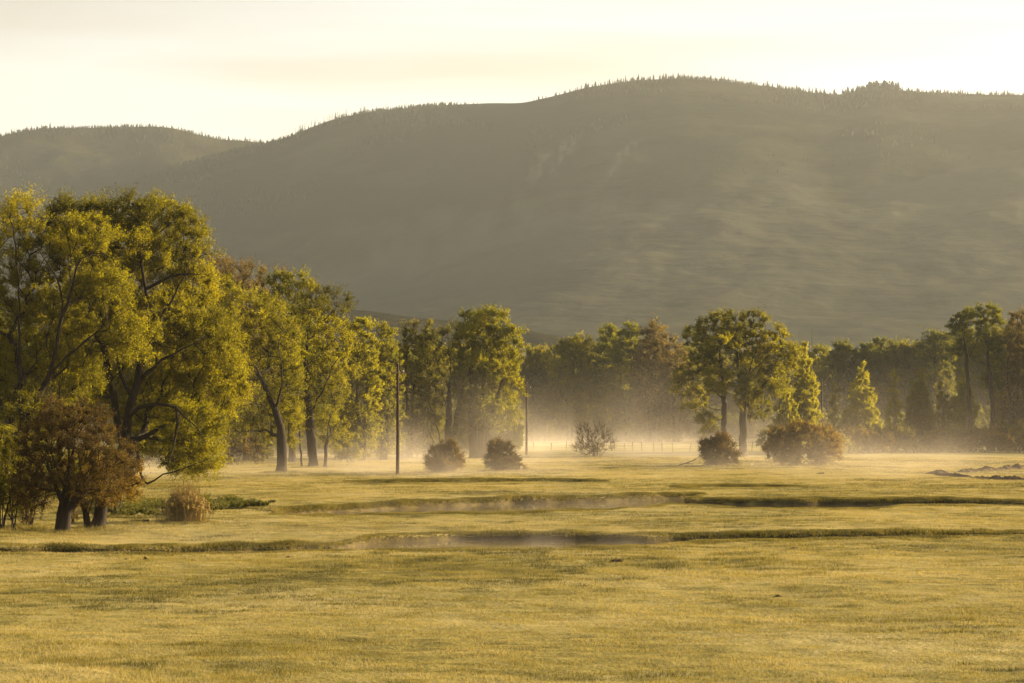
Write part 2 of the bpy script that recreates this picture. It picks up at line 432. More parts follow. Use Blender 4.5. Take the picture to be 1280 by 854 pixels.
# longer grass left standing round trunks, bushes and posts
for px, d, rad in ((78, 123.5, 0.8), (112, 126, 1.0), (10, 125, 1.6), (36, 127, 0.9), (146, 140, 1.1), (232, 132.5, 1.2), (269, 153, 0.5), (172, 130.7, 0.9), (160, 203, 1.6), (22, 196, 1.6), (352, 250, 1.6),
                   (392, 276, 1.8), (497, 237, 0.6), (556, 248, 1.7), (627, 256, 1.7), (741, 342, 2.2), (898, 279, 2.0), (1005, 287, 3.2)):
    m = int(260 * rad); rr = rad * np.sqrt(R.random(m)) * (1 + 0.5 * R.random(m)); an = R.uniform(0, 6.28, m)
    Xl = px_x(px, d) + np.cos(an) * rr; Yl = d + np.sin(an) * rr * 1.3
    hl = np.clip(0.22 * (1.25 - rr / (1.5 * rad)) + 0.16 * fbm(Xl * 1.5, Yl * 1.5, 2), 0.05, 0.45)
    grass_blades(mb, Xl, Yl, hl, 0.011 * (0.6 + Yl / 80), 0.34 + 0.6 * fbm(Xl * 2, Yl * 2, 2), 5, np.full(m, 0.07), R)
kind(mb.build('grass', M['grass'], use_tint=True), 'stuff')

# ---------------------------------------------------------------- hills
def crest_interp(tab, u):
    a = np.array(tab, float)
    return np.interp(u, (a[:, 0] - 640) / F, a[:, 1])

def smooth_interp(tab, u):
    k = 0
    for o in np.linspace(-12, 12, 7): k = k + crest_interp(tab, u + o / F)
    return k / 7

MAIN_CREST = [(-900, 520), (-200, 330), (0, 270), (120, 238), (200, 214), (280, 191), (345, 177), (380, 163), (420, 148), (470, 139), (540, 133), (600, 130), (655, 130), (690, 122),
              (740, 109), (800, 101), (850, 99), (900, 103), (950, 109), (1000, 115), (1040, 120), (1060, 119), (1080, 115), (1110, 113), (1150, 117), (1200, 121), (1280, 123), (1400, 128), (1700, 170), (2100, 300)]
BREAK = [(-900, 540), (-200, 470), (0, 440), (340, 385), (500, 335), (640, 285), (740, 260), (890, 237), (1070, 232), (1140, 225), (1280, 203), (1500, 190), (2100, 340)]
BACK_CREST = [(-900, 230), (-200, 190), (-60, 178), (0, 173), (60, 165), (130, 163), (190, 161), (220, 163), (245, 171), (270, 176), (300, 177), (330, 179), (400, 185), (600, 220), (900, 300)]
LOW_CREST = [(-600, 360), (200, 378), (430, 389), (470, 393), (540, 401), (600, 406), (660, 416), (700, 423), (740, 430), (800, 440), (900, 470)]

def add_attr(o, name, vals):
    at = o.data.attributes.new(name, 'FLOAT', 'POINT'); at.data.foreach_set('value', vals.astype(np.float32).ravel())

# main hill
D_FOOT, D_BREAK, D_CREST = 1900.0, 3100.0, 4300.0
def main_hill(u, d):
    zc = EYE + (HOR - smooth_interp(MAIN_CREST, u)) * D_CREST / F
    zb = EYE + (HOR - smooth_interp(BREAK, u)) * D_BREAK / F
    zf = np.full_like(u, 42.0)
    zb = np.minimum(zb, zc * 0.8); 
    t1 = np.clip((d - D_FOOT) / (D_BREAK - D_FOOT), 0, 1); t2 = np.clip((d - D_BREAK) / (D_CREST - D_BREAK), 0, 1)
    low = zf + (zb - zf) * (0.75 * t1 + 0.25 * t1 ** 2)
    up = zb + (zc - zb) * (1 - (1 - t2) ** 1.35)
    z = np.where(d < D_BREAK, low, up)
    x = u * d
    sl = (x * 0.55 + d * 0.83); cr = (x * 0.83 - d * 0.55)
    rid = 1 - 2 * np.abs(fbm(cr / 330 + 7, sl / 1500, 4, 0.55))
    amp = np.sin(np.clip((d - D_FOOT) / (D_CREST - D_FOOT), 0, 1) * math.pi) ** 0.8
    z = z + amp * (5 * (rid - 0.75) + 3.5 * fbm(x / 420 + 3, d / 420, 5, 0.55) + 6 * fbm(x / 90, d / 160, 4, 0.6))
    over = np.clip(d - D_CREST, 0, None)
    z = z - over * 0.22
    z = np.where(d < D_FOOT, 42 - (D_FOOT - d) * 0.05, z)
    return z

def polar_hill(name, fn, us, ds, mat, cover, scar=None):
    U, D = np.meshgrid(us, ds, indexing='xy')
    X = U * D; Z = fn(U, D)
    mb = MB(); mb.add(np.stack([X, D, Z], -1).reshape(-1, 3), grid_faces(*U.shape))
    o = mb.build(name, mat, smooth=True)
    add_attr(o, 'cover', cover(U, D)); add_attr(o, 'scar', scar(U, D) if scar else np.zeros(U.shape))
    return kind(o, 'structure')

hm = hill_mat('hillside', [(0.25, (0.042, 0.043, 0.028)), (0.55, (0.062, 0.062, 0.041)), (0.85, (0.034, 0.034, 0.017)), (1.3, (0.018, 0.019, 0.010))])
def hill_cover(U, D):
    # sagebrush below the break, darker woods above it
    w = sstep(D_BREAK - 150, D_BREAK + 250, D + 300 * fbm(U * 60, D / 300, 3))
    return w * 0.55 + 0.3 * fbm(U * D / 160 + 5, D / 500, 4)
def hill_scar(U, D):
    px = U * F + 640
    k = (D - D_BREAK) / (D_CREST - D_BREAK)
    s = 0
    for (a, b, w, k0, k1) in ((750, 803, 9, 0.05, 0.36), (690, 722, 13, 0.16, 0.46), (660, 690, 11, 0.14, 0.40)):
        c = a + (b - a) * np.clip((k - k0) / (k1 - k0), 0, 1)
        s = np.maximum(s, np.exp(-((px - c) / w) ** 2) * sstep(k0, k0 + .12, k) * (1 - sstep(k1 - .1, k1, k)))
    return np.clip(s * (0.65 + 1.6 * fbm(px / 5, k * 22, 4)), 0, 1) * 0.30
polar_hill('mountain', main_hill, np.linspace(-0.42, 0.40, 560), np.concatenate([np.linspace(1800, 4300, 240), np.linspace(4320, 5000, 14)]), hm, hill_cover, hill_scar)

def back_hill(u, d):
    zc = EYE + (HOR - smooth_interp(BACK_CREST, u)) * 4800 / F
    t = np.clip((d - 3900) / 900, 0, 1)
    x = u * d
    z = 60 + (zc - 60) * (1 - (1 - t) ** 1.5)
    z = z + np.sin(t * math.pi) * (62 * (0.5 - np.abs(fbm(x / 300 + 3, d / 900, 4))) + 22 * fbm(x / 200, d / 200, 4)) - np.clip(d - 4800, 0, None) * 0.25
    return z
polar_hill('ridge', back_hill, np.linspace(-0.42, 0.1, 320), np.concatenate([np.linspace(3900, 4800, 110), np.linspace(4820, 5300, 10)]),
           hill_mat('ridge_side', [(0.2, (0.15, 0.120, 0.062)), (0.5, (0.040, 0.038, 0.019)), (1.0, (0.020, 0.020, 0.010))]),
           lambda U, D: 0.25 + 0.5 * fbm(U * 40, D / 300, 4))

def low_hill(u, d):
    zc = EYE + (HOR - smooth_interp(LOW_CREST, u)) * 1650 / F
    t = np.clip((d - 1150) / 500, 0, 1)
    z = 20 + (zc - 20) * (t * t * (3 - 2 * t)) + np.sin(t * math.pi) * 5 * fbm(u * d / 70, d / 120, 4)
    return z - np.clip(d - 1650, 0, None) * 0.18
polar_hill('low_hill', low_hill, np.linspace(-0.42, 0.075, 260), np.concatenate([np.linspace(1150, 1650, 60), np.linspace(1665, 1850, 8)]),
           hill_mat('low_hill_side', [(0.2, (0.034, 0.030, 0.016)), (0.7, (0.020, 0.019, 0.010)), (1.1, (0.013, 0.013, 0.007))], scale=0.012),
           lambda U, D: 0.15 + 0.4 * fbm(U * 60, D / 100, 4))

# ---------------------------------------------------------------- trees
def grow(stems, puffs, bf, rng, wig=0.09):
    """stems: list of (k,3) polylines, the first from the ground. Every puff is joined to the skeleton by its cheapest path."""
    P = []; par = []; plen = []; sfrac = {}
    def addn(p, pa):
        P.append(p); par.append(pa); plen.append(0 if pa < 0 else plen[pa] + float(np.linalg.norm(p - P[pa]))); return len(P) - 1
    for si, st in enumerate(stems):
        st = np.asarray(st, float)
        pts = [st[0]]
        for a, b in zip(st[:-1], st[1:]):
            m = max(1, int(np.linalg.norm(b - a) / 0.7))
            for k in range(1, m + 1): pts.append(a + (b - a) * k / m)
        pts = np.array(pts)
        for _ in range(2):
            if len(pts) > 2: pts[1:-1] = 0.25 * pts[:-2] + 0.5 * pts[1:-1] + 0.25 * pts[2:]
        if si == 0 or st[0][2] < 0.2: last = addn(pts[0], -1)
        else:
            A = np.array(P); last = int(np.argmin(np.linalg.norm(A - pts[0], axis=1)))
        for q, p in enumerate(pts[1:]):
            last = addn(p + rng.normal(0, 0.05, 3), last); sfrac[last] = (q + 1) / len(pts)
    n = len(puffs); best = np.full(n, 1e9); bp = np.zeros(n, int); done = np.zeros(n, bool); tip = np.full(n, -1)
    def relax(i):
        d = np.linalg.norm(puffs - P[i], axis=1)
        c = d + bf * plen[i]
        c = c + 0.6 * np.clip(P[i][2] - puffs[:, 2], 0, None)
        if plen[i] < 1.5: c = c + 3
        m = (c < best) & ~done
        best[m] = c[m]; bp[m] = i
    for i in range(len(P)): relax(i)
    for _ in range(n):
        j = int(np.argmin(np.where(done, 1e12, best))); done[j] = True
        a = P[bp[j]]; b = puffs[j]; Ld = np.linalg.norm(b - a); m = max(1, int(Ld / 0.75)); last = bp[j]
        bow = rng.normal(0, wig, 3) * Ld; bow[2] += 0.06 * Ld
        for k in range(1, m + 1):
            t = k / m
            last = addn(a + (b - a) * t + bow * math.sin(math.pi * t) + (rng.normal(0, 0.05, 3) if k < m else 0), last); relax(last)
        tip[j] = last
    return np.array(P), np.array(par), tip, sfrac

def radii(par, r_tip, r_root, ex=2.3):
    n = len(par); acc = np.zeros(n)
    for i in range(n - 1, -1, -1):
        if acc[i] == 0: acc[i] = r_tip ** ex
        if par[i] >= 0: acc[par[i]] += acc[i] * 1.0
    r = acc ** (1 / ex); top = r.max()
    k = r_root / top
    return np.maximum(np.where(r > 2.5 * r_tip, r * (1 + (k - 1) * np.clip((r - 2.5 * r_tip) / (top - 2.5 * r_tip), 0, 1) ** 0.6), r), r_tip)

def skeleton_mesh(mb, P, par, r, flare=True):
    n = len(P)
    ch = np.full(n, -1); 
    for i in range(n):
        p = par[i]
        if p >= 0 and (ch[p] < 0 or r[i] > r[ch[p]]): ch[p] = i
    edge = np.zeros_like(P); ok = par >= 0
    edge[ok] = unit(P[ok] - P[par[ok]])
    tan = edge.copy(); h = ch >= 0
    tan[h] = unit(edge[h] + edge[ch[h]]); root = par < 0
    tan[root & h] = edge[ch[root & h]]
    idx = np.where(ok)[0]; pa = par[idx]
    main = ch[pa] == idx
    r0 = np.where(main, r[pa], np.minimum(r[pa], r[idx] * 1.3))
    if flare: r0 = np.where(par[pa] < 0, r0 * 1.35, r0)
    t0 = np.where(main[:, None], tan[pa], edge[idx])
    for lo, hi, sd in ((0.13, 9, 9), (0.045, 0.13, 6), (0, 0.045, 4)):
        m = (r[idx] >= lo) & (r[idx] < hi)
        tubes(mb, P[pa[m]], P[idx[m]], t0[m], tan[idx[m]], r0[m], r[idx[m]], sd)

def rand_dirs(n, rng):
    return unit(rng.normal(0, 1, (n, 3)))

def foliage(mb_leaf, mb_wood, c, outd, Rp, nt, nl, lsize, tint, rng, droop=0.0, twig_r=0.008, up=0.35, tint_j=0.12, open_=0.35, tri=False):
    """twigs radiate from every puff centre c, leaves sit along them"""
    nl = int(round(nl * (3.2 if lsize > 0.14 else 3.6))) if nl > 2 else nl; lsize = lsize * (0.95 if lsize > 0.14 else 0.82)
    n = len(c)
    C = np.repeat(c, nt, 0); O = np.repeat(outd, nt, 0); RR = np.repeat(Rp, nt)
    d = unit(rand_dirs(n * nt, rng) * 0.9 + O * 0.75 + np.array([0, 0, up]))
    ln = RR * rng.uniform(0.55, 1.25, n * nt)
    E = C + d * ln[:, None]; E[:, 2] -= droop * ln ** 2
    if mb_wood is not None and twig_r > 0:
        mid = (C + E) / 2 + rng.normal(0, 0.05, C.shape)
        for a, b, ra, rb in ((C, mid, twig_r * 1.3, twig_r), (mid, E, twig_r, twig_r * 0.5)):
            t = unit(b - a)
            tubes(mb_wood, a, b, t, t, np.full(len(a), ra), np.full(len(a), rb), 3)
    if nl <= 0: return
    A = np.repeat(C, nl, 0); B = np.repeat(E, nl, 0); m = len(A)
    t = rng.uniform(open_, 1.05, m)
    P = A + (B - A) * t[:, None] + rng.normal(0, 1, (m, 3)) * (0.10 * np.repeat(np.repeat(Rp, nt), nl))[:, None]
    a = unit(rng.normal(0, 1, (m, 3)) + np.array([0, 0, -0.5]))
    b = unit(np.cross(a, rng.normal(0, 1, (m, 3))))
    s = lsize * rng.uniform(0.6, 1.35, m)[:, None]
    tt = np.clip(np.repeat(np.repeat(tint, nt), nl) + rng.normal(0, tint_j, m), 0, 1)
    if tri:
        v = np.stack([P - a * s * 0.5 - b * s * 0.36, P - a * s * 0.5 + b * s * 0.36, P + a * s * 0.7], 1)
        mb_leaf.add(v.reshape(-1, 3), np.arange(3 * m).reshape(-1, 3), tt)
    else:
        v = np.stack([P - a * s * 0.6, P + b * s * 0.33, P + a * s * 0.6, P - b * s * 0.33], 1)
        mb_leaf.add(v.reshape(-1, 3), np.arange(4 * m).reshape(-1, 4), tt)

def sample_blobs(blobs, spacing, rng, shell=0.45, limit=900):
    """blobs: (x, y, z, rx, ry, rz); blue-noise points inside, denser towards the skins"""
    B = np.array(blobs, float); vol = B[:, 3] * B[:, 4] * B[:, 5]
    n = int(min(16000, 9 * vol.sum() * 4.2 / spacing ** 3)) + 60
    wv = vol ** 0.6; bi = rng.choice(len(B), n, p=wv / wv.sum())
    rad = rng.uniform(shell ** 3, 1, n) ** (1 / 3)
    p = B[bi, :3] + rand_dirs(n, rng) * rad[:, None] * B[bi, 3:]
    acc = np.zeros((limit, 3)); ab = np.zeros(limit, int); k = 0
    for i in range(n):
        if k and np.min(np.sum((acc[:k] - p[i]) ** 2, 1)) < spacing ** 2: continue
        acc[k] = p[i]; ab[k] = bi[i]; k += 1
        if k >= limit: break
    return acc[:k], ab[:k]

def make_tree(name, base_px, d, stems, blobs, leaf='gold', spacing=1.0, puff=1.0, nt=9, nl=18, lsize=0.13, r_root=0.4, bark='bark', bf=0.35, seed=1,
              depth=0.85, twig_r=0.008, tints=(0.5, 0.16), wig=0.09, droop=0.0, up=0.35, base_py=None, limit=900, tri=False, top_bare=0.0, keep_y=0.12, r_tip=0.022, sunk=0.15, metres=False, open_=0.35, front=-0.45, wild=0.5, yshift=0.0, limb=0.0):
    """stems and blobs in photo pixels, turned into metres round the tree's foot; returns the tree's Empty"""
    rng = np.random.default_rng(seed)
    X = px_x(base_px, d); gz = float(ground_z(X, d))
    if base_py is None: base_py = HOR + (EYE - gz) * F / d
    k = d / F
    if metres: k = 1.0; base_px = 0; base_py = 0
    lx = lambda px: (px - base_px) * k
    lz = lambda py: (base_py - py) * k
    if metres: lz = lambda z: z
    bl = []
    xs = np.array([lx(b[0]) for b in blobs]); rx = np.array([b[2] * k for b in blobs]); rz = np.array([b[3] * k for b in blobs])
    xc = 0.5 * ((xs - rx).min() + (xs + rx).max()); Wd = 0.5 * ((xs + rx).max() - (xs - rx).min())
    for i, b in enumerate(blobs):
        lim = max(0.0, Wd * depth - rx[i])
        y0 = b[4] * k if len(b) > 4 else rng.uniform(front, 1) * lim * math.sqrt(max(0.05, 1 - ((xs[i] - xc) / (Wd + 1e-6)) ** 2))
        bl.append((xs[i], y0 + yshift * k, lz(b[1]), rx[i], rx[i] * 1.05, rz[i]))
    st = []
    for s in stems:
        yy = 0.0; pts = []
        for j, p in enumerate(s):
            yy = p[2] * k if len(p) > 2 else yy + rng.normal(0, keep_y) * (j > 0)
            pts.append((lx(p[0]), yy, lz(p[1])))
        pts = np.array(pts)
        if pts[0][2] < 0.25: pts[0][2] = -sunk
        st.append(pts)
    pf, ab = sample_blobs(bl, spacing, rng, limit=limit)
    pf = pf[pf[:, 2] > 0.15]
    P, par, tip, sfrac = grow(st, pf, bf, rng, wig)
    r = radii(par, r_tip, r_root)
    for i, f in sfrac.items(): r[i] = max(r[i], limb * (1 - 0.95 * f ** 0.8))
    for i in range(len(par) - 1, 0, -1):
        if par[i] >= 0: r[par[i]] = max(r[par[i]], r[i])
    wood = MB(); skeleton_mesh(wood, P, par, r)
    pd = unit(P[tip] - P[np.maximum(par[tip], 0)])
    cen = np.array([xc, 0, pf[:, 2].mean() * 0.8]); outd = unit(unit(pf - cen) + 0.4 * pd)
    bt = np.random.default_rng(seed + 5).normal(0, tints[1] * 0.8, len(bl))
    tint = tints[0] + bt[np.argmin(((pf[:, None] - np.array(bl)[None, :, :3]) ** 2).sum(-1), 1)] + rng.normal(0, tints[1] * 0.6, len(pf))
    leaf_mb = MB()
    Rp = puff * rng.uniform(0.6, 1.4, len(pf))
    if wild > 0:
        q = rng.random(len(pf)) < (wild if not tri or lsize < 0.13 else wild * 0.35)
        foliage(leaf_mb, wood, pf[q], outd[q], Rp[q] * 1.55, 3, max(3, int(nl * 0.4)), lsize, tint[q] + 0.08, rng, droop, twig_r, up * 0.8, tri=tri, open_=0.25)
    zt = np.quantile(pf[:, 2], 0.85)
    nol = (pf[:, 2] > zt) & (rng.random(len(pf)) < top_bare)
    a, b = pf[~nol], pf[nol]
    foliage(leaf_mb, wood, a, outd[~nol], Rp[~nol], nt, nl, lsize, tint[~nol], rng, droop, twig_r, up, tri=tri, open_=open_)
    if len(b): foliage(leaf_mb, wood, b, outd[nol], Rp[nol] * 0.95, nt * 3, 3, lsize * 0.7, tint[nol], rng, droop, min(max(twig_r, 0.007), 0.010), up * 0.6, tri=tri)
    root = empty(name, (X, d, gz))
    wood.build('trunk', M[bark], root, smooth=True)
    leaf_mb.build('crown', M['leaf_' + leaf], root, use_tint=True)
    return root

COTT = 'cottonwoods along the left of the meadow'
# the two big cottonwoods at the left
a = make_tree('cottonwood', 160, 203, [
    [(160, 608), (157, 580), (156, 555), (163, 510), (174, 465), (184, 425), (186, 395), (180, 360), (176, 320), (180, 285)],
    [(154, 560), (146, 525), (138, 480), (131, 445), (128, 420), (124, 380)],
    [(165, 520, -30), (178, 508, -45), (195, 500, -55), (228, 508, -65), (246, 520, -70), (256, 538, -72), (264, 552, -72)],
    [(157, 553, -10), (172, 552, -40), (182, 557, -60), (184, 578, -70), (185, 602, -75), (193, 607, -78), (213, 592, -80), (240, 583, -84), (268, 572, -84)],
    [(230, 510, -60), (228, 545, -70), (222, 575, -80)],
    [(180, 440), (196, 405), (215, 375), (232, 345), (238, 310)],
    [(172, 475), (205, 450), (240, 430), (262, 420)],
    [(132, 445), (112, 400), (100, 350), (92, 310)], [(128, 425), (110, 405), (92, 372), (78, 340), (62, 322)], [(176, 320), (160, 318), (140, 312), (128, 298)], [(180, 362), (200, 350), (225, 340), (250, 345)],
    [(166, 500), (150, 470), (142, 430), (150, 395), (168, 372)]],
    [(92, 290, 36, 32), (132, 282, 34, 28), (184, 275, 34, 27), (203, 265, 14, 18), (158, 268, 24, 20), (112, 275, 22, 22), (218, 302, 32, 36), (150, 322, 55, 36), (225, 362, 34, 36), (120, 385, 50, 42), (185, 400, 55, 36),
     (245, 425, 40, 38), (262, 480, 36, 42), (205, 480, 48, 34, 50), (240, 535, 38, 36, -50), (255, 572, 24, 20, -70), (165, 530, 38, 36, 60), (110, 470, 40, 40), (210, 560, 32, 28, 70)],
    'gold', 0.9, 1.05, 11, 20, 0.115, 0.62, seed=3, limb=0.17, yshift=38, front=-0.2, tints=(0.5, 0.20), top_bare=0.08, limit=1100)
tag(a, 'largest golden green cottonwood, dark forked trunk, one low limb bending down to the grass', 'tree', COTT)

a = make_tree('cottonwood', 22, 196, [
    [(22, 612), (24, 575), (30, 530), (48, 490), (60, 470), (78, 452), (105, 425), (135, 403), (160, 385), (186, 378)],
    [(30, 535), (24, 480), (25, 430), (23, 370), (19, 310), (15, 280)],
    [(62, 468), (72, 430), (80, 395), (78, 362), (66, 335), (38, 300)],
    [(80, 395), (92, 352), (97, 320), (112, 315), (132, 318)],
    [(24, 560), (5, 510), (-20, 460), (-45, 400)]],
    [(14, 278, 30, 25), (58, 268, 28, 25), (95, 300, 34, 30), (40, 320, 40, 36), (4, 372, 38, 42), (62, 405, 38, 42), (18, 455, 42, 42), (80, 460, 36, 38), (36, 512, 46, 36),
     (-50, 310, 40, 45), (-55, 400, 45, 55), (-40, 490, 45, 40), (120, 360, 36, 30), (150, 420, 36, 30)],
    'gold', 0.95, 1.05, 10, 20, 0.115, 0.5, seed=8, limb=0.16, yshift=36, front=-0.2, tints=(0.45, 0.2), top_bare=0.2)
tag(a, 'tall cottonwood at the left edge with long arching bare limbs through thin foliage', 'tree', COTT)

a = make_tree('cottonwood', 352, 250, [
    [(352, 592), (353, 560), (351, 535), (340, 500), (326, 470), (308, 448), (290, 440), (262, 452)],
    [(345, 512), (355, 470), (350, 440), (345, 415)],
    [(330, 478), (312, 455), (325, 445), (352, 440), (362, 455)],
    [(308, 450), (296, 415), (288, 385)]],
    [(272, 372, 28, 22), (294, 398, 36, 30), (322, 398, 28, 26), (345, 428, 30, 30), (300, 448, 42, 32), (340, 478, 32, 34), (358, 452, 17, 24), (308, 508, 42, 36), (348, 530, 22, 28), (268, 440, 32, 38), (276, 500, 30, 36)],
    'gold', 1.05, 1.05, 9, 18, 0.13, 0.45, seed=14, limb=0.13, yshift=26, front=-0.25, tints=(0.48, 0.2))
tag(a, 'spreading cottonwood with rounded golden lobes, right next to the largest cottonwood', 'tree', COTT)

a = make_tree('cottonwood', 392, 276, [
    [(392, 585), (389, 545), (384, 490), (383, 445), (386, 405), (395, 385)],
    [(384, 470), (372, 430), (362, 395)],
    [(385, 430), (402, 402), (420, 385)],
    [(388, 520), (404, 490), (415, 460)], [(378, 584), (374, 540), (370, 490)], [(406, 584), (408, 550), (412, 520)]],
    [(400, 383, 30, 20), (426, 378, 12, 14), (384, 415, 32, 30), (414, 425, 22, 26), (420, 472, 20, 28), (402, 470, 28, 26), (400, 505, 26, 28), (380, 460, 22, 30), (372, 510, 22, 30), (412, 535, 18, 24)],
    'gold', 1.05, 1.0, 8, 15, 0.14, 0.45, seed=21, limb=0.11, yshift=18, tints=(0.42, 0.2), top_bare=0.25, bark='bark')
tag(a, 'upright cottonwood with a flat wind swept brown tinged top beside the spreading one', 'tree', COTT)

a = make_tree('cottonwood', 366, 305, [[(366, 578), (366, 500), (366, 430), (364, 385)]],
    [(358, 362, 22, 18), (378, 366, 18, 18), (345, 385, 22, 22), (368, 400, 28, 28), (366, 440, 28, 30)],
    'green', 1.15, 1.1, 8, 15, 0.17, 0.4, seed=24, tints=(0.6, 0.2))
tag(a, 'dark green cottonwood top showing between the spreading and the flat topped cottonwoods', 'tree', COTT)

# brown, barely leafed trees behind them
BARE = 'brown trees just coming into bud behind the cottonwoods'
spec = [(255, 322, 318, 'brown budding tree behind the left cottonwoods, farthest left of its row'), (283, 330, 322, 'brown budding tree second from the left in the row behind the cottonwoods'),
        (308, 334, 316, 'brown budding tree third from the left in the row behind the cottonwoods'), (332, 345, 324, 'brown budding tree at the right end of the row behind the cottonwoods')]
for i, (px, top, d, lab) in enumerate(spec):
    b = 576
    a = make_tree('budding_tree', px, d, [[(px, b), (px + 2, 500), (px - 2, 430), (px, top + 40)]],
        [(px - 10, top + 20, 18, 18), (px + 10, top + 16, 18, 16), (px, top + 45, 26, 26), (px - 4, top + 90, 30, 34), (px + 4, top + 140, 28, 34)],
        'tan', 1.3, 1.2, 16, 5, 0.14, 0.35, bark='twig_bark', seed=30 + i, twig_r=0.02, tints=(0.45, 0.2), up=0.8, limit=300)
    tag(a, lab, 'tree', BARE)

# ---------------------------------------------------------------- middle row
MID = 'trees along the far edge of the meadow'
def column(name, px, d, top, w, leaf, lab, seed, bare=0.0, lsize=None, stems=2, tints=(0.5, 0.18), low=0.06, bark='bark', nl=13, group=MID, round_=0.55, lean=0, twig_r=0.012, nt=8):
    """upright crown of loose lobes built from a top row and a width in photo pixels"""
    rng = np.random.default_rng(seed + 900)
    b = HOR + EYE * F / d; H = b - top
    bl = []; n = max(5, int(H / w * 3.0))
    for i in range(n):
        t = low + (1 - low) * (i + 0.5) / n
        q_ = (t - low) / (1 - low); e = (1 - max(0, (q_ - 0.45) / 0.55) ** 2 * 0.42) * (0.62 + 0.38 * min(1, q_ / 0.3)) * rng.uniform(0.85, 1.08)
        r = w * 0.5 * e
        for s in ((-1, 1) if r > 7 else (rng.choice([-1, 1]),)):
            rr = max(r * rng.uniform(0.5, 0.78), 0.2 * w)
            bl.append((px + lean * t + s * (r - rr) * rng.uniform(0.5, 1.05), b - t * H + rng.normal(0, H * 0.025), rr, rr * rng.uniform(1.0, 1.7)))
    mx = min(q[1] - q[3] for q in bl)
    bl = [(q[0], b - (b - q[1]) * H / (b - mx), q[2], q[3]) for q in bl]
    st = []
    for s in range(stems):
        o = (s - (stems - 1) / 2) * w * 0.16
        st.append([(px + o * 0.6, b), (px + o + rng.normal(0, 1.5), b - H * 0.3), (px + o * 1.6 + rng.normal(0, 2), b - H * 0.55), (px + o * 1.2 + lean * .7, b - H * 0.8)])
    k = d / F
    a = make_tree(name, px, d, st, bl, leaf, max(0.85, 0.78 * d / 330), max(0.9, 0.9 * d / 330), nt, nl, lsize or 0.165 * d / 330, 0.15 + 0.0007 * H, bark=bark, seed=seed, top_bare=bare, twig_r=twig_r,
                  tints=tints, limit=560, tri=True, up=0.5, r_tip=0.02 * d / 300)
    if lab: tag(a, lab, 'tree', group)
    return a

column('cottonwood', 452, 318, 401, 46, 'lime', 'bright green cottonwood just left of the near power pole, taller of the pair', 41, tints=(0.5, 0.2))
column('cottonwood', 480, 322, 413, 46, 'green', 'leafy green cottonwood directly behind the near power pole', 42, tints=(0.75, 0.2))
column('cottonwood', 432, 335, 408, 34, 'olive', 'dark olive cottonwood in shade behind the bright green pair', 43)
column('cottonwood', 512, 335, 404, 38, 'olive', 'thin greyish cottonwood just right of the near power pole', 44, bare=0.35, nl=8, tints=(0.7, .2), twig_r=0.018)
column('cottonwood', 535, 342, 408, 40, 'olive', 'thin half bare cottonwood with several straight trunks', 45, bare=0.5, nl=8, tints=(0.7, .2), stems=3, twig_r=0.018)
a = make_tree('cottonwood', 558, 337, [
    [(558, 573), (560, 540), (562, 490), (563, 450), (566, 425)], [(555, 573), (545, 530), (532, 490), (528, 465)],
    [(560, 573), (572, 520), (580, 480), (578, 440)], [(553, 573), (538, 545), (527, 510)]],
    [(565, 425, 14, 18), (550, 430, 12, 16), (575, 440, 13, 20), (560, 465, 20, 24), (535, 480, 14, 22), (575, 490, 14, 24), (545, 510, 20, 20)],
    'olive', 1.2, 1.2, 12, 5, 0.16, 0.38, seed=46, limb=0.12, twig_r=0.02, tints=(0.6, 0.2), up=0.8, top_bare=0.5)
tag(a, 'nearly bare dark cottonwood fanning out in four limbs from its base', 'tree', MID)

a = make_tree('cottonwood', 600, 335, [
    [(600, 573), (601, 530), (604, 480), (608, 440), (612, 410)], [(592, 573), (590, 520), (588, 460), (592, 415)], [(606, 573), (618, 510), (630, 465)]],
    [(592, 408, 16, 16), (618, 404, 19, 13), (606, 425, 24, 20), (632, 432, 18, 20), (586, 440, 16, 24), (636, 455, 13, 17), (610, 460, 30, 26), (630, 485, 18, 24), (592, 480, 20, 26), (612, 510, 28, 26), (630, 515, 15, 20), (592, 525, 18, 20)],
    'green', 1.05, 1.15, 9, 15, 0.165, 0.5, seed=51, tints=(0.55, 0.22), tri=True, wild=0.2)
tag(a, 'broad dark green cottonwood with a sunlit right side, tallest in the middle of the row', 'tree', MID)

a = make_tree('cottonwood', 915, 350, [
    [(928, 571), (929, 520), (932, 480), (940, 450), (952, 425), (958, 408)], [(906, 571), (905, 520), (903, 470), (899, 430), (893, 412)],
    [(930, 500), (922, 460), (920, 425)], [(904, 500), (885, 480), (866, 470)], [(930, 515), (950, 485), (970, 465)], [(934, 470), (960, 445), (976, 430)]],
    [(868, 424, 13, 11), (884, 416, 15, 12), (903, 409, 17, 13), (921, 404, 13, 11), (944, 403, 14, 10), (930, 424, 24, 13), (976, 422, 9, 10), (960, 432, 18, 15), (905, 432, 20, 14), (982, 450, 15, 18),
     (940, 452, 20, 14), (858, 478, 14, 20), (872, 500, 15, 13), (884, 455, 20, 18), (900, 478, 18, 16), (962, 475, 19, 20), (930, 488, 16, 18), (945, 508, 16, 14), (884, 525, 12, 12)],
    'gold', 0.95, 0.95, 9, 15, 0.15, 0.5, seed=61, limb=0.11, tints=(0.45, 0.26), tri=True, depth=0.7)
tag(a, 'wide twin trunked cottonwood with open rounded lobes right of centre', 'tree', MID)

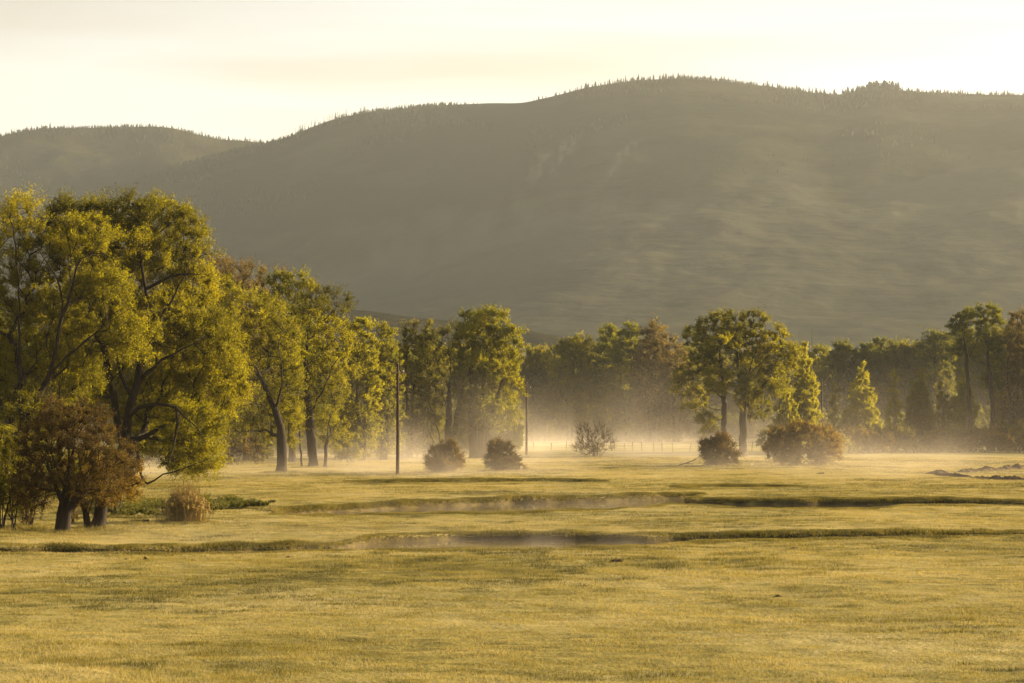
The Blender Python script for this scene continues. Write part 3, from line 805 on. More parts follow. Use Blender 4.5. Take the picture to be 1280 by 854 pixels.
def cone(px, d, top, w, leaf, lab, seed, low=0.10, nl=14, base=None, tints=(0.6, 0.18)):
    b = HOR + EYE * F / d; H = b - top; rng = np.random.default_rng(seed + 300)
    bl = []; n = max(9, int(H / w * 6))
    for i in range(n):
        t = low + (1 - low) * (i + 0.5) / n
        r = max(w * 0.5 * (1 - ((t - low) / (1 - low)) ** 1.35) ** 0.75, w * 0.06)
        bl.append((px + rng.uniform(-1, 1) * r * 0.2, b - t * H, r * 0.88, max(r * 0.9, H / n * 1.1)))
    mx = min(q[1] - q[3] for q in bl)
    bl = [(q[0], b - (b - q[1]) * H / (b - mx), q[2], q[3]) for q in bl]
    a = make_tree('poplar', px, d, [[(px, b), (px + 1, b - H * 0.4), (px, b - H * 0.93)]], bl, leaf, 0.70 * d / 370, 0.72 * d / 370, 9, int(nl * 0.9), 0.155 * d / 370, 0.2, seed=seed, tints=(tints[0], tints[1] * 0.6), tri=True, limit=600, up=0.9, wild=0.0, bark='pale_bark', depth=0.9)
    tag(a, lab, 'tree', 'young conical poplars')
    return a
cone(1006, 372, 428, 44, 'lime', 'tallest pale yellow green poplar, pointed, just right of the twin trunked cottonwood', 71)
cone(983, 368, 470, 36, 'lime', 'shorter poplar leaning against the left side of the tallest poplar', 72)
cone(1077, 385, 458, 52, 'lime', 'broad pointed yellow green poplar standing alone before the dark wood', 73)
cone(1042, 392, 482, 18, 'lime', 'slim small poplar between the tallest and the broad poplar', 74, tints=(0.4, .15))
cone(1118, 392, 465, 22, 'lime', 'slim bright poplar just right of the broad poplar', 75)
cone(1149, 395, 468, 46, 'olive', 'dull brownish olive poplar right of the slim bright one', 76, tints=(0.8, .2))
cone(1178, 400, 478, 30, 'olive', 'dim olive poplar at the left foot of the tall thin cottonwood', 77, tints=(0.7, .2))
cone(1204, 408, 463, 40, 'lime', 'pale poplar glowing behind the bare trunk of the tall thin cottonwood', 78, tints=(0.35, .2))

a = make_tree('cottonwood', 1213, 400, [[(1213, 565), (1212, 510), (1209, 460), (1206, 425), (1203, 405)], [(1240, 565), (1240, 500), (1234, 450), (1236, 410)], [(1210, 450), (1222, 425), (1228, 405)]],
    [(1196, 411, 7, 11), (1206, 403, 9, 13), (1213, 396, 8, 9), (1208, 425, 10, 12), (1201, 438, 6, 9), (1228, 400, 8, 13), (1238, 393, 8, 7), (1244, 399, 8, 13), (1232, 416, 11, 13), (1240, 433, 12, 15), (1247, 452, 10, 15),
     (1236, 472, 8, 13), (1225, 442, 8, 11), (1216, 447, 5, 9), (1246, 482, 7, 10)],
    'green', 0.85, 0.9, 9, 14, 0.17, 0.32, seed=81, tints=(0.5, 0.25), tri=True)
tag(a, 'tall thin cottonwood with a bare leaning trunk and tufted dark top', 'tree', MID)
column('budding_tree', 1274, 405, 392, 50, 'tan', 'brown budding tree at the right edge beside the tall thin cottonwood', 82, nl=5, twig_r=0.02, stems=3, bare=0.5, nt=12)
column('cottonwood', 1256, 412, 425, 34, 'gold', 'short yellow leaved cottonwood tucked under the brown tree at the right', 83)
column('cottonwood', 1325, 402, 400, 60, 'green', 'wide green cottonwood beyond the right edge of the view', 84)

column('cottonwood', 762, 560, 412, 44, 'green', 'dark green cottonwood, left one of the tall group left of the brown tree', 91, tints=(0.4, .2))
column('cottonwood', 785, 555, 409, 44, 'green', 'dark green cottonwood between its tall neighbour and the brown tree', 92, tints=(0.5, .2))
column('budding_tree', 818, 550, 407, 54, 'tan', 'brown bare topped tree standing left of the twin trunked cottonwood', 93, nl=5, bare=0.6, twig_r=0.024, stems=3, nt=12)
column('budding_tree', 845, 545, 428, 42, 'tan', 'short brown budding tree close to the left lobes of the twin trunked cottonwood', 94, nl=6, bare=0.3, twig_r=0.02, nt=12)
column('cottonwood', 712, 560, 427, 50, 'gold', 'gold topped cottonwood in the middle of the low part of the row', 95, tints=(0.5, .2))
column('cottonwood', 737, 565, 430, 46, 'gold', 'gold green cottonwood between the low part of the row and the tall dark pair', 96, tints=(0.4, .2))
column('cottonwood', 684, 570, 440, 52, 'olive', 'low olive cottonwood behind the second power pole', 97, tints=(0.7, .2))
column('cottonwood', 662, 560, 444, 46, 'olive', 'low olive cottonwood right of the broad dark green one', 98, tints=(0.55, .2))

# ---------------------------------------------------------------- the wood behind
protos = []
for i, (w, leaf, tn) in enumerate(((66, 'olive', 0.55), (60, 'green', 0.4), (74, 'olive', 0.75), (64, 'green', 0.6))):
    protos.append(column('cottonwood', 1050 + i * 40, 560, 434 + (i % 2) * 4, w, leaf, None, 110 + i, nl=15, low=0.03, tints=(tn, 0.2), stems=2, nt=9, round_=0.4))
WOOD = 'trees of the dark wood behind'
labs = ['round topped tree of the far wood, first right of the tallest poplar', 'sunlit round tree of the far wood above the slim small poplar', 'dark tree of the far wood above the broad poplar', 'tree of the far wood filling the gap over the slim bright poplar']
for p, lab in zip(protos, labs): tag(p, lab, 'tree', WOOD)
more = [  # column, distance, prototype, scale, label
    (1172, 545, 0, 0.98, 'round topped tree of the far wood, last before the tall thin cottonwood'), (1022, 570, 3, 0.98, 'tree of the far wood half hidden behind the tallest poplar'),
    (1095, 600, 1, 1.0, 'tree in the second rank of the far wood, above the broad poplar'), (1140, 605, 2, 1.02, 'tree in the second rank of the far wood, above the dull olive poplar'),
    (1195, 560, 3, 1.05, 'green tree behind the bare trunk of the tall thin cottonwood'), (1228, 570, 0, 1.0, 'olive tree filling the wood under the tufted dark top'),
    (1262, 560, 2, 1.02, 'olive tree of the wood behind the brown tree at the right edge'), (1300, 565, 1, 1.0, 'green tree of the wood past the right edge'),
    (645, 520, 0, 0.86, 'shaded tree behind the right flank of the broad dark green cottonwood'), (672, 530, 2, 0.84, 'shaded tree directly behind the second power pole'),
    (700, 525, 1, 0.84, 'shaded green tree behind the gold topped cottonwood'), (728, 540, 0, 0.88, 'shaded olive tree behind the gold green cottonwood'),
    (752, 530, 3, 0.9, 'shaded tree filling the wood left of the tall dark pair'), (778, 545, 2, 0.92, 'shaded tree behind the tall dark pair'),
    (803, 540, 0, 0.92, 'shaded tree between the tall dark pair and the brown tree'), (832, 535, 1, 0.9, 'shaded tree under the brown bare topped tree'),
    (856, 545, 3, 0.9, 'shaded tree behind the left lobes of the twin trunked cottonwood'), (884, 560, 2, 0.92, 'shaded tree seen through the left trunk side of the twin trunked cottonwood'),
    (912, 570, 0, 0.9, 'shaded tree seen between the two trunks'), (945, 560, 1, 0.9, 'shaded tree behind the right limb of the twin trunked cottonwood'),
    (972, 555, 2, 0.92, 'shaded tree behind the shorter poplar'), (998, 560, 0, 0.9, 'shaded tree right behind the tallest poplar'),
    (440, 430, 0, 0.9, 'shaded tree behind the bright green cottonwood near the pole'), (470, 440, 2, 0.9, 'shaded tree behind the pair of green cottonwoods'),
    (500, 430, 1, 0.88, 'shaded green tree behind the near power pole'), (528, 445, 0, 0.88, 'shaded tree behind the half bare cottonwood'),
    (556, 440, 3, 0.86, 'shaded tree behind the nearly bare fanning cottonwood'), (585, 450, 2, 0.86, 'shaded tree behind the left flank of the broad dark green cottonwood'),
    (618, 460, 0, 0.86, 'shaded tree straight behind the broad dark green cottonwood'), (408, 400, 1, 0.84, 'shaded green tree behind the flat topped cottonwood'),
    (380, 390, 2, 0.84, 'shaded olive tree behind the dark green cottonwood top'), (335, 380, 0, 0.85, 'shaded tree behind the spreading cottonwood'),
    (300, 375, 3, 0.85, 'shaded tree in the gap below the budding row'), (262, 372, 1, 0.82, 'shaded tree behind the right edge of the largest cottonwood'),
    (225, 330, 0, 0.85, 'shaded tree seen through the middle of the largest cottonwood'), (180, 320, 2, 0.85, 'shaded tree straight behind the forked trunk'),
    (130, 325, 3, 0.85, 'shaded tree behind the gap between the two big cottonwoods'), (80, 315, 0, 0.85, 'shaded tree behind the arching limbs at the left'),
    (35, 320, 1, 0.85, 'shaded tree behind the left edge cottonwood'), (-15, 318, 2, 0.85, 'shaded tree just past the left edge')]
more += [(1350 + 75 * i, 405 + 14 * (i % 3), i % 4, 0.98, 'unseen tree %s of the row added past the right edge to shade the mist' % w) for i, w in enumerate(('first', 'second', 'third', 'fourth', 'fifth', 'sixth', 'seventh', 'eighth'))]  # unseen trees added past the right edge to cast shade on the mist
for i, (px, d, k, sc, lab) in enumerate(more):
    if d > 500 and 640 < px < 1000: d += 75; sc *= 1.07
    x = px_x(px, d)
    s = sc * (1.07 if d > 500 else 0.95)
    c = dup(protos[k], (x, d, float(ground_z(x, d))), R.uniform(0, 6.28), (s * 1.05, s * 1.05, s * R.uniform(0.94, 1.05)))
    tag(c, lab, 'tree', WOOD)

# dense shaded brush below the wood
mb = MB(); rng = np.random.default_rng(77)
for (p0, p1, d0, d1, h0, n) in ((640, 1000, 600, 650, 5.5, 2300), (250, 430, 345, 385, 6.0, 1300), (425, 650, 375, 420, 7.0, 1900), (1015, 1330, 470, 520, 6.0, 1500), (-60, 250, 290, 320, 3.0, 700), (-70, 150, 150, 178, 2.6, 700)):
    px = rng.uniform(p0, p1, n); d = rng.uniform(d0, d1, n); X = px_x(px, d)
    hm = h0 * np.clip(0.55 + 1.1 * fbm(X / 6 + h0, d / 60, 3), 0.12, 1.2)
    C = np.stack([X, d, ground_z(X, d) + hm * rng.random(n) ** 0.8], -1)
    foliage(mb, None, C, np.tile([0, 0, 1.0], (n, 1)), np.full(n, min(1.0, 0.5 + d0 / 600)), 6, 7, 0.24 * d0 / 450 if d0 > 200 else 0.10, np.clip(0.35 + 0.5 * fbm(X / 5, d / 20, 2) + rng.normal(0, .1, n), 0, 1), rng, 0, 0, 0.7, tri=True)
kind(mb.build('undergrowth', M['leaf_olive'], use_tint=True), 'stuff')

# ---------------------------------------------------------------- bushes
def bush(name, px, d, blobs, leaf, lab, seed, nstem=7, spacing=0.5, puff=0.5, nt=12, nl=10, lsize=0.07, r_root=0.06, twig_r=0.010, cat='bush', group=None, tints=(0.5, 0.2), bark='twig_bark', spread=0.5, up=0.5, limit=700, stems=None, bf=0.6, tri=True):
    rng = np.random.default_rng(seed)
    b = HOR + EYE * F / d
    xs = np.array([q[0] for q in blobs]); w = max(q[0] + q[2] for q in blobs) - min(q[0] - q[2] for q in blobs)
    if stems is None:
        stems = []
        for i in range(nstem):
            q = blobs[i % len(blobs)]
            o = rng.uniform(-0.12, 0.12) * w
            stems.append([(px + o, b, rng.uniform(-0.1, 0.1) * w), (px + o + (q[0] - px) * 0.5, b - (b - q[1]) * 0.55, rng.uniform(-0.2, 0.2) * w), (q[0] + rng.normal(0, q[2] * 0.3), q[1], rng.uniform(-0.3, 0.3) * w)])
    a = make_tree(name, px, d, stems, blobs, leaf, spacing, puff, nt, nl, lsize, r_root, bark=bark, seed=seed, tints=tints, twig_r=twig_r, limit=limit, tri=tri, up=up, bf=bf, r_tip=0.012, base_py=None, keep_y=0.05)
    return tag(a, lab, cat, group)

SH = 'bushes standing out in the misty meadow'
bush('bush', 556, 248, [(543, 575, 10, 14), (563, 568, 10, 15), (553, 582, 18, 8), (570, 578, 9, 9), (552, 564, 6, 9)], 'brown', 'low brownish bush in the mist a little right of the near power pole', 201, lsize=0.07, nl=7, puff=0.42, spacing=0.33, nt=14, up=0.8, twig_r=0.011, group=SH, tints=(0.6, .2))
bush('bush', 627, 256, [(622, 565, 10, 13), (634, 568, 8, 12), (617, 578, 9, 10), (639, 579, 10, 9), (628, 582, 16, 7), (650, 585, 5, 4)], 'brown', 'rounded dark brown bush in front of the broad dark green cottonwood', 202, lsize=0.07, nl=7, puff=0.42, spacing=0.33, nt=15, up=0.9, twig_r=0.012, group=SH)
bush('bush', 741, 342, [(732, 548, 12, 16), (748, 550, 14, 16), (738, 560, 20, 10), (762, 556, 6, 8)], 'rust', 'leafless reddish twiggy bush in bright mist by the fence', 203, nl=2, twig_r=0.009, nt=12, lsize=0.07, spacing=0.6, puff=0.95, up=0.9, group=SH)
bush('bush', 898, 279, [(888, 565, 11, 14), (902, 562, 14, 14), (912, 572, 9, 9), (893, 576, 13, 8)], 'brown', 'small dark twiggy bush left of the big rusty one', 204, nl=6, lsize=0.09, twig_r=0.010, puff=0.75, spacing=0.45, nt=16, up=0.8, group=SH)
bush('bush', 1005, 287, [(980, 557, 20, 20), (1003, 549, 22, 19), (1030, 554, 19, 20), (990, 567, 20, 13), (1022, 568, 20, 12), (1042, 562, 9, 12), (966, 562, 9, 12)], 'rust', 'biggest rounded rusty brown bush out on the meadow', 205, lsize=0.10, nl=9, spacing=0.6, puff=0.6, group=SH)
# thicket at the foot of the right hand trees
TH = 'low willow bushes at the foot of the far trees'
th = [(1040, 372, 546, 24, 'olive', 'low dark willow bush under the slim small poplar'), (1080, 378, 540, 30, 'brown', 'low brown willow bush at the foot of the broad poplar'),
      (1115, 382, 536, 30, 'olive', 'low willow bush at the foot of the slim bright poplar'), (1150, 385, 533, 34, 'brown', 'thick brown willow bush at the foot of the dull olive poplar'),
      (1190, 388, 540, 30, 'olive', 'low willow bush left of the bare leaning trunk'), (1232, 386, 537, 34, 'brown', 'low brown willow bush right of the bare leaning trunk'), (1270, 388, 535, 34, 'olive', 'low willow bush at the right edge under the brown tree'),
      (975, 362, 540, 26, 'olive', 'low willow bush under the shorter poplar behind the rusty bush'), (436, 300, 548, 16, 'olive', 'low bush at the foot of the dark olive cottonwood'),
      (300, 290, 548, 22, 'brown', 'brown bush in mist below the spreading cottonwood'), (325, 300, 552, 14, 'olive', 'small olive bush beside the trunk of the spreading cottonwood')]
for i, (px, d, top, hw, leaf, lab) in enumerate(th):
    b = HOR + EYE * F / d; h = b - top
    bush('willow_bush', px, d, [(px - hw * 0.5, b - h * 0.55, hw * 0.5, h * 0.42), (px + hw * 0.1, b - h * 0.6, hw * 0.55, h * 0.4), (px + hw * 0.6, b - h * 0.5, hw * 0.4, h * 0.38)], leaf, lab, 230 + i, lsize=0.16, nl=7, spacing=0.8, puff=0.8, limit=260, group=TH, twig_r=0.014)

# near thicket, bottom left
NEAR = 'old willows and bushes at the lower left'
a = bush('willow', 78, 123.5, [(95, 543, 46, 34), (62, 560, 34, 42), (128, 580, 30, 32), (150, 600, 18, 20), (100, 592, 44, 28), (45, 590, 24, 26), (40, 612, 20, 22), (125, 612, 26, 20), (58, 610, 16, 20), (70, 522, 22, 18), (118, 530, 20, 18), (148, 570, 18, 16), (34, 560, 16, 22), (160, 612, 12, 14)], 'brown', 'dark brown old willow with a thick short trunk and twiggy round crown', 301,
     spacing=0.46, puff=0.45, nt=14, nl=8, lsize=0.052, r_root=0.25, twig_r=0.007, cat='tree', group=NEAR, bark='bark', limit=900, tri=False,
     stems=[[(76, 664), (77, 640), (80, 615), (85, 590), (92, 560)], [(79, 664), (84, 635), (92, 610), (108, 590), (125, 575)], [(77, 630), (66, 600), (58, 570)], [(84, 635), (100, 615), (125, 605), (145, 600)]])
bush('willow_bush', 10, 125, [(0, 562, 26, 26), (20, 582, 18, 30), (-25, 585, 30, 38), (8, 615, 26, 26), (-50, 600, 30, 45), (30, 612, 14, 22)], 'gold', 'yellow leaved willow bush cut by the left edge of the view', 302, spacing=0.42, puff=0.42, nt=11, nl=11, lsize=0.055, r_root=0.10, twig_r=0.007, cat='bush', group=NEAR, tints=(0.45, .22),
     nstem=9, bark='bark', tri=False)
bush('willow', 112, 126, [(118, 600, 22, 20), (135, 608, 22, 18), (100, 612, 16, 14), (150, 612, 14, 12)], 'rust', 'stooping willow with a fat split stub of a trunk', 303, spacing=0.4, puff=0.4, nt=12, nl=9, lsize=0.052, r_root=0.30, twig_r=0.007, cat='tree', group=NEAR, bark='bark', tri=False,
     stems=[[(105, 661), (112, 645), (117, 628), (119, 612)], [(121, 660), (127, 648), (131, 632), (134, 615)], [(112, 661), (104, 640), (101, 620)]])
bush('bush', 146, 140, [(142, 590, 20, 22), (158, 600, 16, 20), (135, 608, 18, 18), (165, 585, 10, 12)], 'rust', 'sunlit rust and gold bush on the right flank of the dark old willow', 304, spacing=0.42, puff=0.42, nt=11, nl=10, lsize=0.06, r_root=0.06, group=NEAR, tints=(0.85, .2), tri=False)
bush('bush', 36, 127, [(36, 594, 16, 26), (46, 620, 14, 20), (24, 618, 16, 22), (30, 640, 16, 14)], 'brown', 'bare brown bush between the dark old willow and the yellow bush', 305, spacing=0.42, puff=0.45, nl=5, nt=14, lsize=0.05, group=NEAR, bark='bark')
bush('bush', 92, 131, [(95, 632, 9, 15), (88, 640, 8, 12)], 'tan', 'small straw coloured bush glowing between the two old willow trunks', 306, spacing=0.3, puff=0.3, nl=8, lsize=0.05, group=NEAR, tints=(0.9, .1), limit=120)

# low green growth on the shady bank
rng = np.random.default_rng(71); mb = MB()
n = 3600
px = rng.uniform(105, 345, n); py = 641 + rng.normal(0, 3.2, n) - 5 * (px > 250)
d = EYE * F / (py - HOR); X = px_x(px, d)
den = fbm(X / 1.3, d / 3, 2) + 0.22 - 0.5 * sstep(265, 345, px)
k = (rng.random(n) < np.clip(den * 2.4, 0, 1)); X, d, den = X[k], d[k], den[k]
C = np.stack([X, d, ground_z(X, d) + 0.10], -1)
foliage(mb, None, C, np.tile([0, 0, 1.0], (len(C), 1)), np.clip(0.18 + 0.4 * den, 0.1, 0.42), 6, 6, 0.075, np.clip(0.4 + den, 0, 1), rng, 0, 0, 0.6)
kind(mb.build('undergrowth', M['low_green'], use_tint=True), 'stuff')

# reeds
mb = MB(); rng = np.random.default_rng(72)
d0 = 132.5; n = 700
rx = rng.normal(0, 0.36, n) + 0.28 * np.sign(rng.random(n) - 0.45) * rng.random(n); ry = rng.normal(0, 0.4, n)
h = (1.75 - 0.7 * np.abs(rx) ** 1.5 * 0.7) * rng.uniform(0.35, 1.12, n) * (1 + 0.5 * fbm(rx * 4, ry * 4, 2))
p0 = np.stack([rx, ry, np.full(n, -0.1)], -1); ln = np.stack([rx * 0.10 + rng.normal(0, 0.13, n), rng.normal(0, 0.13, n), np.ones(n)], -1)
p1 = p0 + ln * h[:, None] * 0.6; p2 = p1 + (ln + np.stack([rng.normal(0, .18, n), rng.normal(0, .18, n), np.zeros(n)], -1)) * h[:, None] * 0.45
w = rng.uniform(0.006, 0.012, n); tn = rng.uniform(0, 1, n)
tubes(mb, p0, p1, unit(p1 - p0), unit(p1 - p0), w, w * 0.8, 3, np.repeat(tn, 3)); tubes(mb, p1, p2, unit(p2 - p1), unit(p2 - p1), w * 0.8, w * 0.3, 3, np.repeat(tn, 3))
foliage(mb, None, p1, unit(ln), np.full(n, 0.28), 1, 4, 0.09, tn, rng, 0, 0, 1.5)
x0 = px_x(232, d0); o = mb.build('reed_clump', M['reed'], use_tint=True); o.location = (x0, d0, float(ground_z(x0, d0)))
tag(o, 'clump of tall straw coloured reeds on the grass right of the old willows', 'reeds')

# ---------------------------------------------------------------- small things on the meadow
def lump(name, px, py, w, h, mat, lab, cat, seed, group=None, rows=9, long=0.7):
    """an irregular heap: a domed grid with torn edges"""
    rng = np.random.default_rng(seed); d = dist_of(py); x = px_x(px, d); g = float(ground_z(x, d))
    nr, nc = rows, 22
    r = np.linspace(0, 1, nr)[:, None]; th = np.linspace(0, 2 * np.pi, nc + 1)[None, :]
    sx = np.cos(th) * r * w / 2 * (1 + 0.3 * fbm(np.cos(th) * 2 + seed, np.sin(th) * 2, 2)); sy = np.sin(th) * r * w / 2 * long
    zz = h * (1 - r ** 1.6) * (0.75 + 1.3 * fbm(sx / w * 5 + seed * 3.1, sy / w * 5, 3)) - 0.04 * r ** 4
    sx[:, -1] = sx[:, 0]; sy[:, -1] = sy[:, 0]; zz[:, -1] = zz[:, 0]; zz[0, :] = zz[0, 0]
    mb = MB(); mb.add(np.stack([sx, np.broadcast_to(sy, sx.shape), zz], -1).reshape(-1, 3), grid_faces(nr, nc + 1))
    # loose clods
    for _ in range(10):
        a = rng.uniform(0, 6.28); q = rng.uniform(0.4, 1.0) * w / 2; c = np.array([math.cos(a) * q, math.sin(a) * q * long, h * 0.25 * rng.random()]); s = h * rng.uniform(0.12, 0.3)
        v = rand_dirs(8, rng) * s; v = np.array([[i, j, k] for k in (-1, 1) for j in (-1, 1) for i in (-1, 1)]) * s * rng.uniform(0.5, 1, (8, 3)) * 0.7 + c
        mb.add(v, [[0, 2, 3, 1], [4, 5, 7, 6], [0, 1, 5, 4], [2, 6, 7, 3], [0, 4, 6, 2], [1, 3, 7, 5]])
    o = mb.build(name, mat); o.location = (x, d, g - 0.01); return tag(o, lab, cat, group)

MO = 'molehills in the grass'
for i, (px, py, w, h, lab) in enumerate([
    (159, 700, 0.28, 0.07, 'flat little molehill farthest left, at the foot of the near bank'), (183, 702, 0.36, 0.10, 'larger dark molehill second from the left below the bank'),
    (231, 698, 0.26, 0.06, 'tiny molehill above and left of its close neighbour'), (243, 701, 0.30, 0.07, 'tiny molehill on the right of the close pair'),
    (361, 696, 0.28, 0.07, 'lone molehill close under the bank left of the river'), (771, 702, 0.62, 0.13, 'biggest dark molehill, alone in the grass below the river'),
    (990, 684, 0.8, 0.09, 'wide flat molehill just below the far bank at the right'), (972, 744, 0.35, 0.05, 'small reddish molehill in the near grass'), (1182, 687, 0.3, 0.05, 'faint low molehill at the right below the bank')]):
    lump('molehill', px, py, w, h, M['dirt'], lab, 'molehill', 400 + i, MO)
for i, (px, py, w, h, lab) in enumerate([(1172, 592, 2.6, 0.38, 'separate dark heap of dug earth at the left end of the earth banks'), (1026, 592, 0.9, 0.22, 'small reddish clod of earth alone right of the rusty bush')]):
    lump('earth_heap', px, py, w, h, M['dry_dirt'], lab, 'earth heap', 420 + i)

def berm(pts, w, h, lab, seed):
    """a bank thrown up by a digger: many overlapping heaps and clods joined in one mesh"""
    rng = np.random.default_rng(seed); P = np.array([(px_x(a, dist_of(b)), dist_of(b)) for a, b in pts])
    ti = np.linspace(0, 1, len(P)); x0, y0 = P[0]; g = float(ground_z(x0, y0)); mb = MB()
    n = int(len(P) * 15)
    for t in np.sort(rng.random(n)):
        x = np.interp(t, ti, P[:, 0]); y = np.interp(t, ti, P[:, 1]) + rng.normal(0, w * 0.35)
        W = rng.uniform(0.5, 1.3) * w; H = h * rng.uniform(0.25, 1.0) * (0.6 + 0.8 * max(0, 0.5 + float(fbm(np.array([t * 6 + seed]), np.array([0.3]), 2)[0])))
        r = np.linspace(0, 1, 6)[:, None]; th = np.linspace(0, 2 * np.pi, 15)[None, :]
        rr = r * W * (1 + 0.45 * fbm(np.cos(th) * 1.5 + t * 50, np.sin(th) * 1.5, 2)); rr[:, -1] = rr[:, 0]
        zz = H * (1 - r ** 1.5) * (0.8 + 0.9 * fbm(np.cos(th) * r * 3 + t * 90, np.sin(th) * r * 3, 2)) - 0.06 * r ** 3; zz[:, -1] = zz[:, 0]; zz[0] = zz[0, 0]
        mb.add(np.stack([x - x0 + np.cos(th) * rr, y - y0 + np.sin(th) * rr * 0.7, zz + float(ground_z(x, y)) - g], -1).reshape(-1, 3), grid_faces(6, 15))
    o = mb.build('earth_bank', M['dry_dirt']); o.location = (x0, y0, g); return tag(o, lab, 'earth bank', 'banks of dug earth at the right')
berm([(1205, 591), (1235, 589), (1262, 587), (1340, 585)], 0.9, 0.5, 'farther and higher bank of dug brown earth by the right edge', 431)
berm([(1172, 594), (1200, 596), (1240, 598), (1290, 600), (1340, 601)], 0.7, 0.34, 'nearer low bank of dug earth running to the right edge', 432)

# stump, log, fallen branch
d = dist_of(636); x = px_x(269, d); mb = MB()
polytube(mb, [(0, 0, -0.1), (0.02, 0, 0.15), (0.06, 0, 0.36), (0.02, 0.02, 0.50)], [0.20, 0.15, 0.12, 0.03], 9)
polytube(mb, [(0.05, 0, 0.2), (0.16, 0.02, 0.33), (0.2, 0.02, 0.44)], [0.07, 0.05, 0.015], 6)
polytube(mb, [(-0.1, 0, -0.02), (-0.3, 0.05, 0.10), (-0.46, 0.05, 0.06)], [0.07, 0.05, 0.02], 6)
o = mb.build('stump', M['bark'], smooth=True); o.location = (x, d, float(ground_z(x, d))); tag(o, 'small dark broken stump with a jagged top right of the reeds', 'stump')
d = dist_of(656); x = px_x(172, d); mb = MB()
polytube(mb, [(-0.62, 0, 0.03), (-0.3, 0.02, 0.07), (0, 0, 0.09), (0.3, -0.02, 0.11), (0.55, 0, 0.16)], [0.05, 0.075, 0.085, 0.08, 0.05], 9)
polytube(mb, [(0.2, 0, 0.12), (0.36, 0.03, 0.26)], [0.03, 0.01], 5)
o = mb.build('log', M['bark'], smooth=True); o.location = (x, d, float(ground_z(x, d))); tag(o, 'dark log lying in the grass between the old willows and the reeds', 'log')
d = dist_of(582); x = px_x(862, d); mb = MB()
polytube(mb, [(-1.2, 0, 0.02), (-0.4, 0, 0.25), (0.3, 0, 0.5), (1.1, 0.1, 0.95)], [0.06, 0.05, 0.04, 0.015], 6)
polytube(mb, [(-0.4, 0, 0.25), (0.1, 0.2, 0.2), (0.5, 0.2, 0.32)], [0.035, 0.025, 0.01], 5); polytube(mb, [(0.3, 0, 0.5), (0.6, -0.1, 0.85)], [0.025, 0.008], 5)
o = mb.build('fallen_branch', M['bark'], smooth=True); o.location = (x, d, float(ground_z(x, d))); tag(o, 'bare fallen branch slanting up out of the grass left of the small twiggy bush', 'branch')

# ---------------------------------------------------------------- power line
def pole(px, py_base, h, lab, d=None, arm=1.2, r=0.16):
    d = d or dist_of(py_base); x = px_x(px, d); g = float(ground_z(x, d))
    root = empty('power_pole', (x, d, g))
    mb = MB(); polytube(mb, [(0, 0, -0.3), (0.03, 0, h * 0.35), (0.01, 0, h * 0.7), (0, 0, h)], [r, r * 0.9, r * 0.78, r * 0.66], 12)
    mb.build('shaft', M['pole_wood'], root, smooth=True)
    mb = MB(); box(mb, (0.12, -0.16, h - 0.78), (arm, 0.09, 0.11)); polytube(mb, [(0.3, -0.16, h - 0.82), (0.02, -0.13, h - 1.15)], [0.02, 0.02], 5)
    mb.build('crossarm', M['grey_wood'], root)
    for sx in (-0.28, 0.5):
        mb = MB(); polytube(mb, [(sx, -0.16, h - 0.73), (sx, -0.16, h - 0.66), (sx, -0.16, h - 0.64), (sx, -0.16, h - 0.56)], [0.02, 0.02, 0.055, 0.04], 8)
        mb.build('insulator', M['insulator'], root)
    mb = MB(); polytube(mb, [(0, 0, h - 0.01), (0, 0, h + 0.05)], [r * 0.72, r * 0.5], 10); mb.build('pole_cap', M['grey_wood'], root)
    tag(root, lab, 'power pole', 'power poles')
    return np.array([x, d, g + h])
t1 = pole(497, 595, 9.35, 'nearest power pole, tall and dark, standing in mist left of centre')
t2 = pole(658, 569, 9.3, 'second power pole, thin, before the shaded trees in the middle', arm=0.8)
t3 = pole(1027, None, 10.2, 'thin power pole half hidden right of the tallest poplar', d=415, arm=0.8)
t4 = pole(1015, None, 9.5, 'tiny power pole on the open bench below the mountain, right of centre', d=1440, arm=1.6, r=0.2)
t5 = pole(734, None, 9.0, 'tiny power pole far off on the bench above the middle trees', d=1460, arm=1.6, r=0.2)
t0 = t1 + (t1 - t2) * np.array([1, 1, 0]); t0[2] = t1[2]
def wire(a, b, dx, lab, sag=0.5):
    a = a + np.array([dx, -0.16, -0.55]); b = b + np.array([dx, -0.16, -0.55]); t = np.linspace(0, 1, 26)
    p = a[None] * (1 - t[:, None]) + b[None] * t[:, None]; p[:, 2] -= sag * 4 * t * (1 - t)
    mb = MB(); polytube(mb, p - a, 0.004, 5); o = mb.build('power_line', M['wire']); o.location = a
    tag(o, lab, 'wire', 'power lines')
wire(t1, t2, -0.28, 'thin wire from the nearest power pole to the second, left arm end'); wire(t1, t2, 0.5, 'thin wire from the nearest power pole to the second, right arm end')
wire(t2, t3, -0.28, 'thin wire running right from the second power pole, left arm end'); wire(t2, t3, 0.5, 'thin wire running right from the second power pole, right arm end')

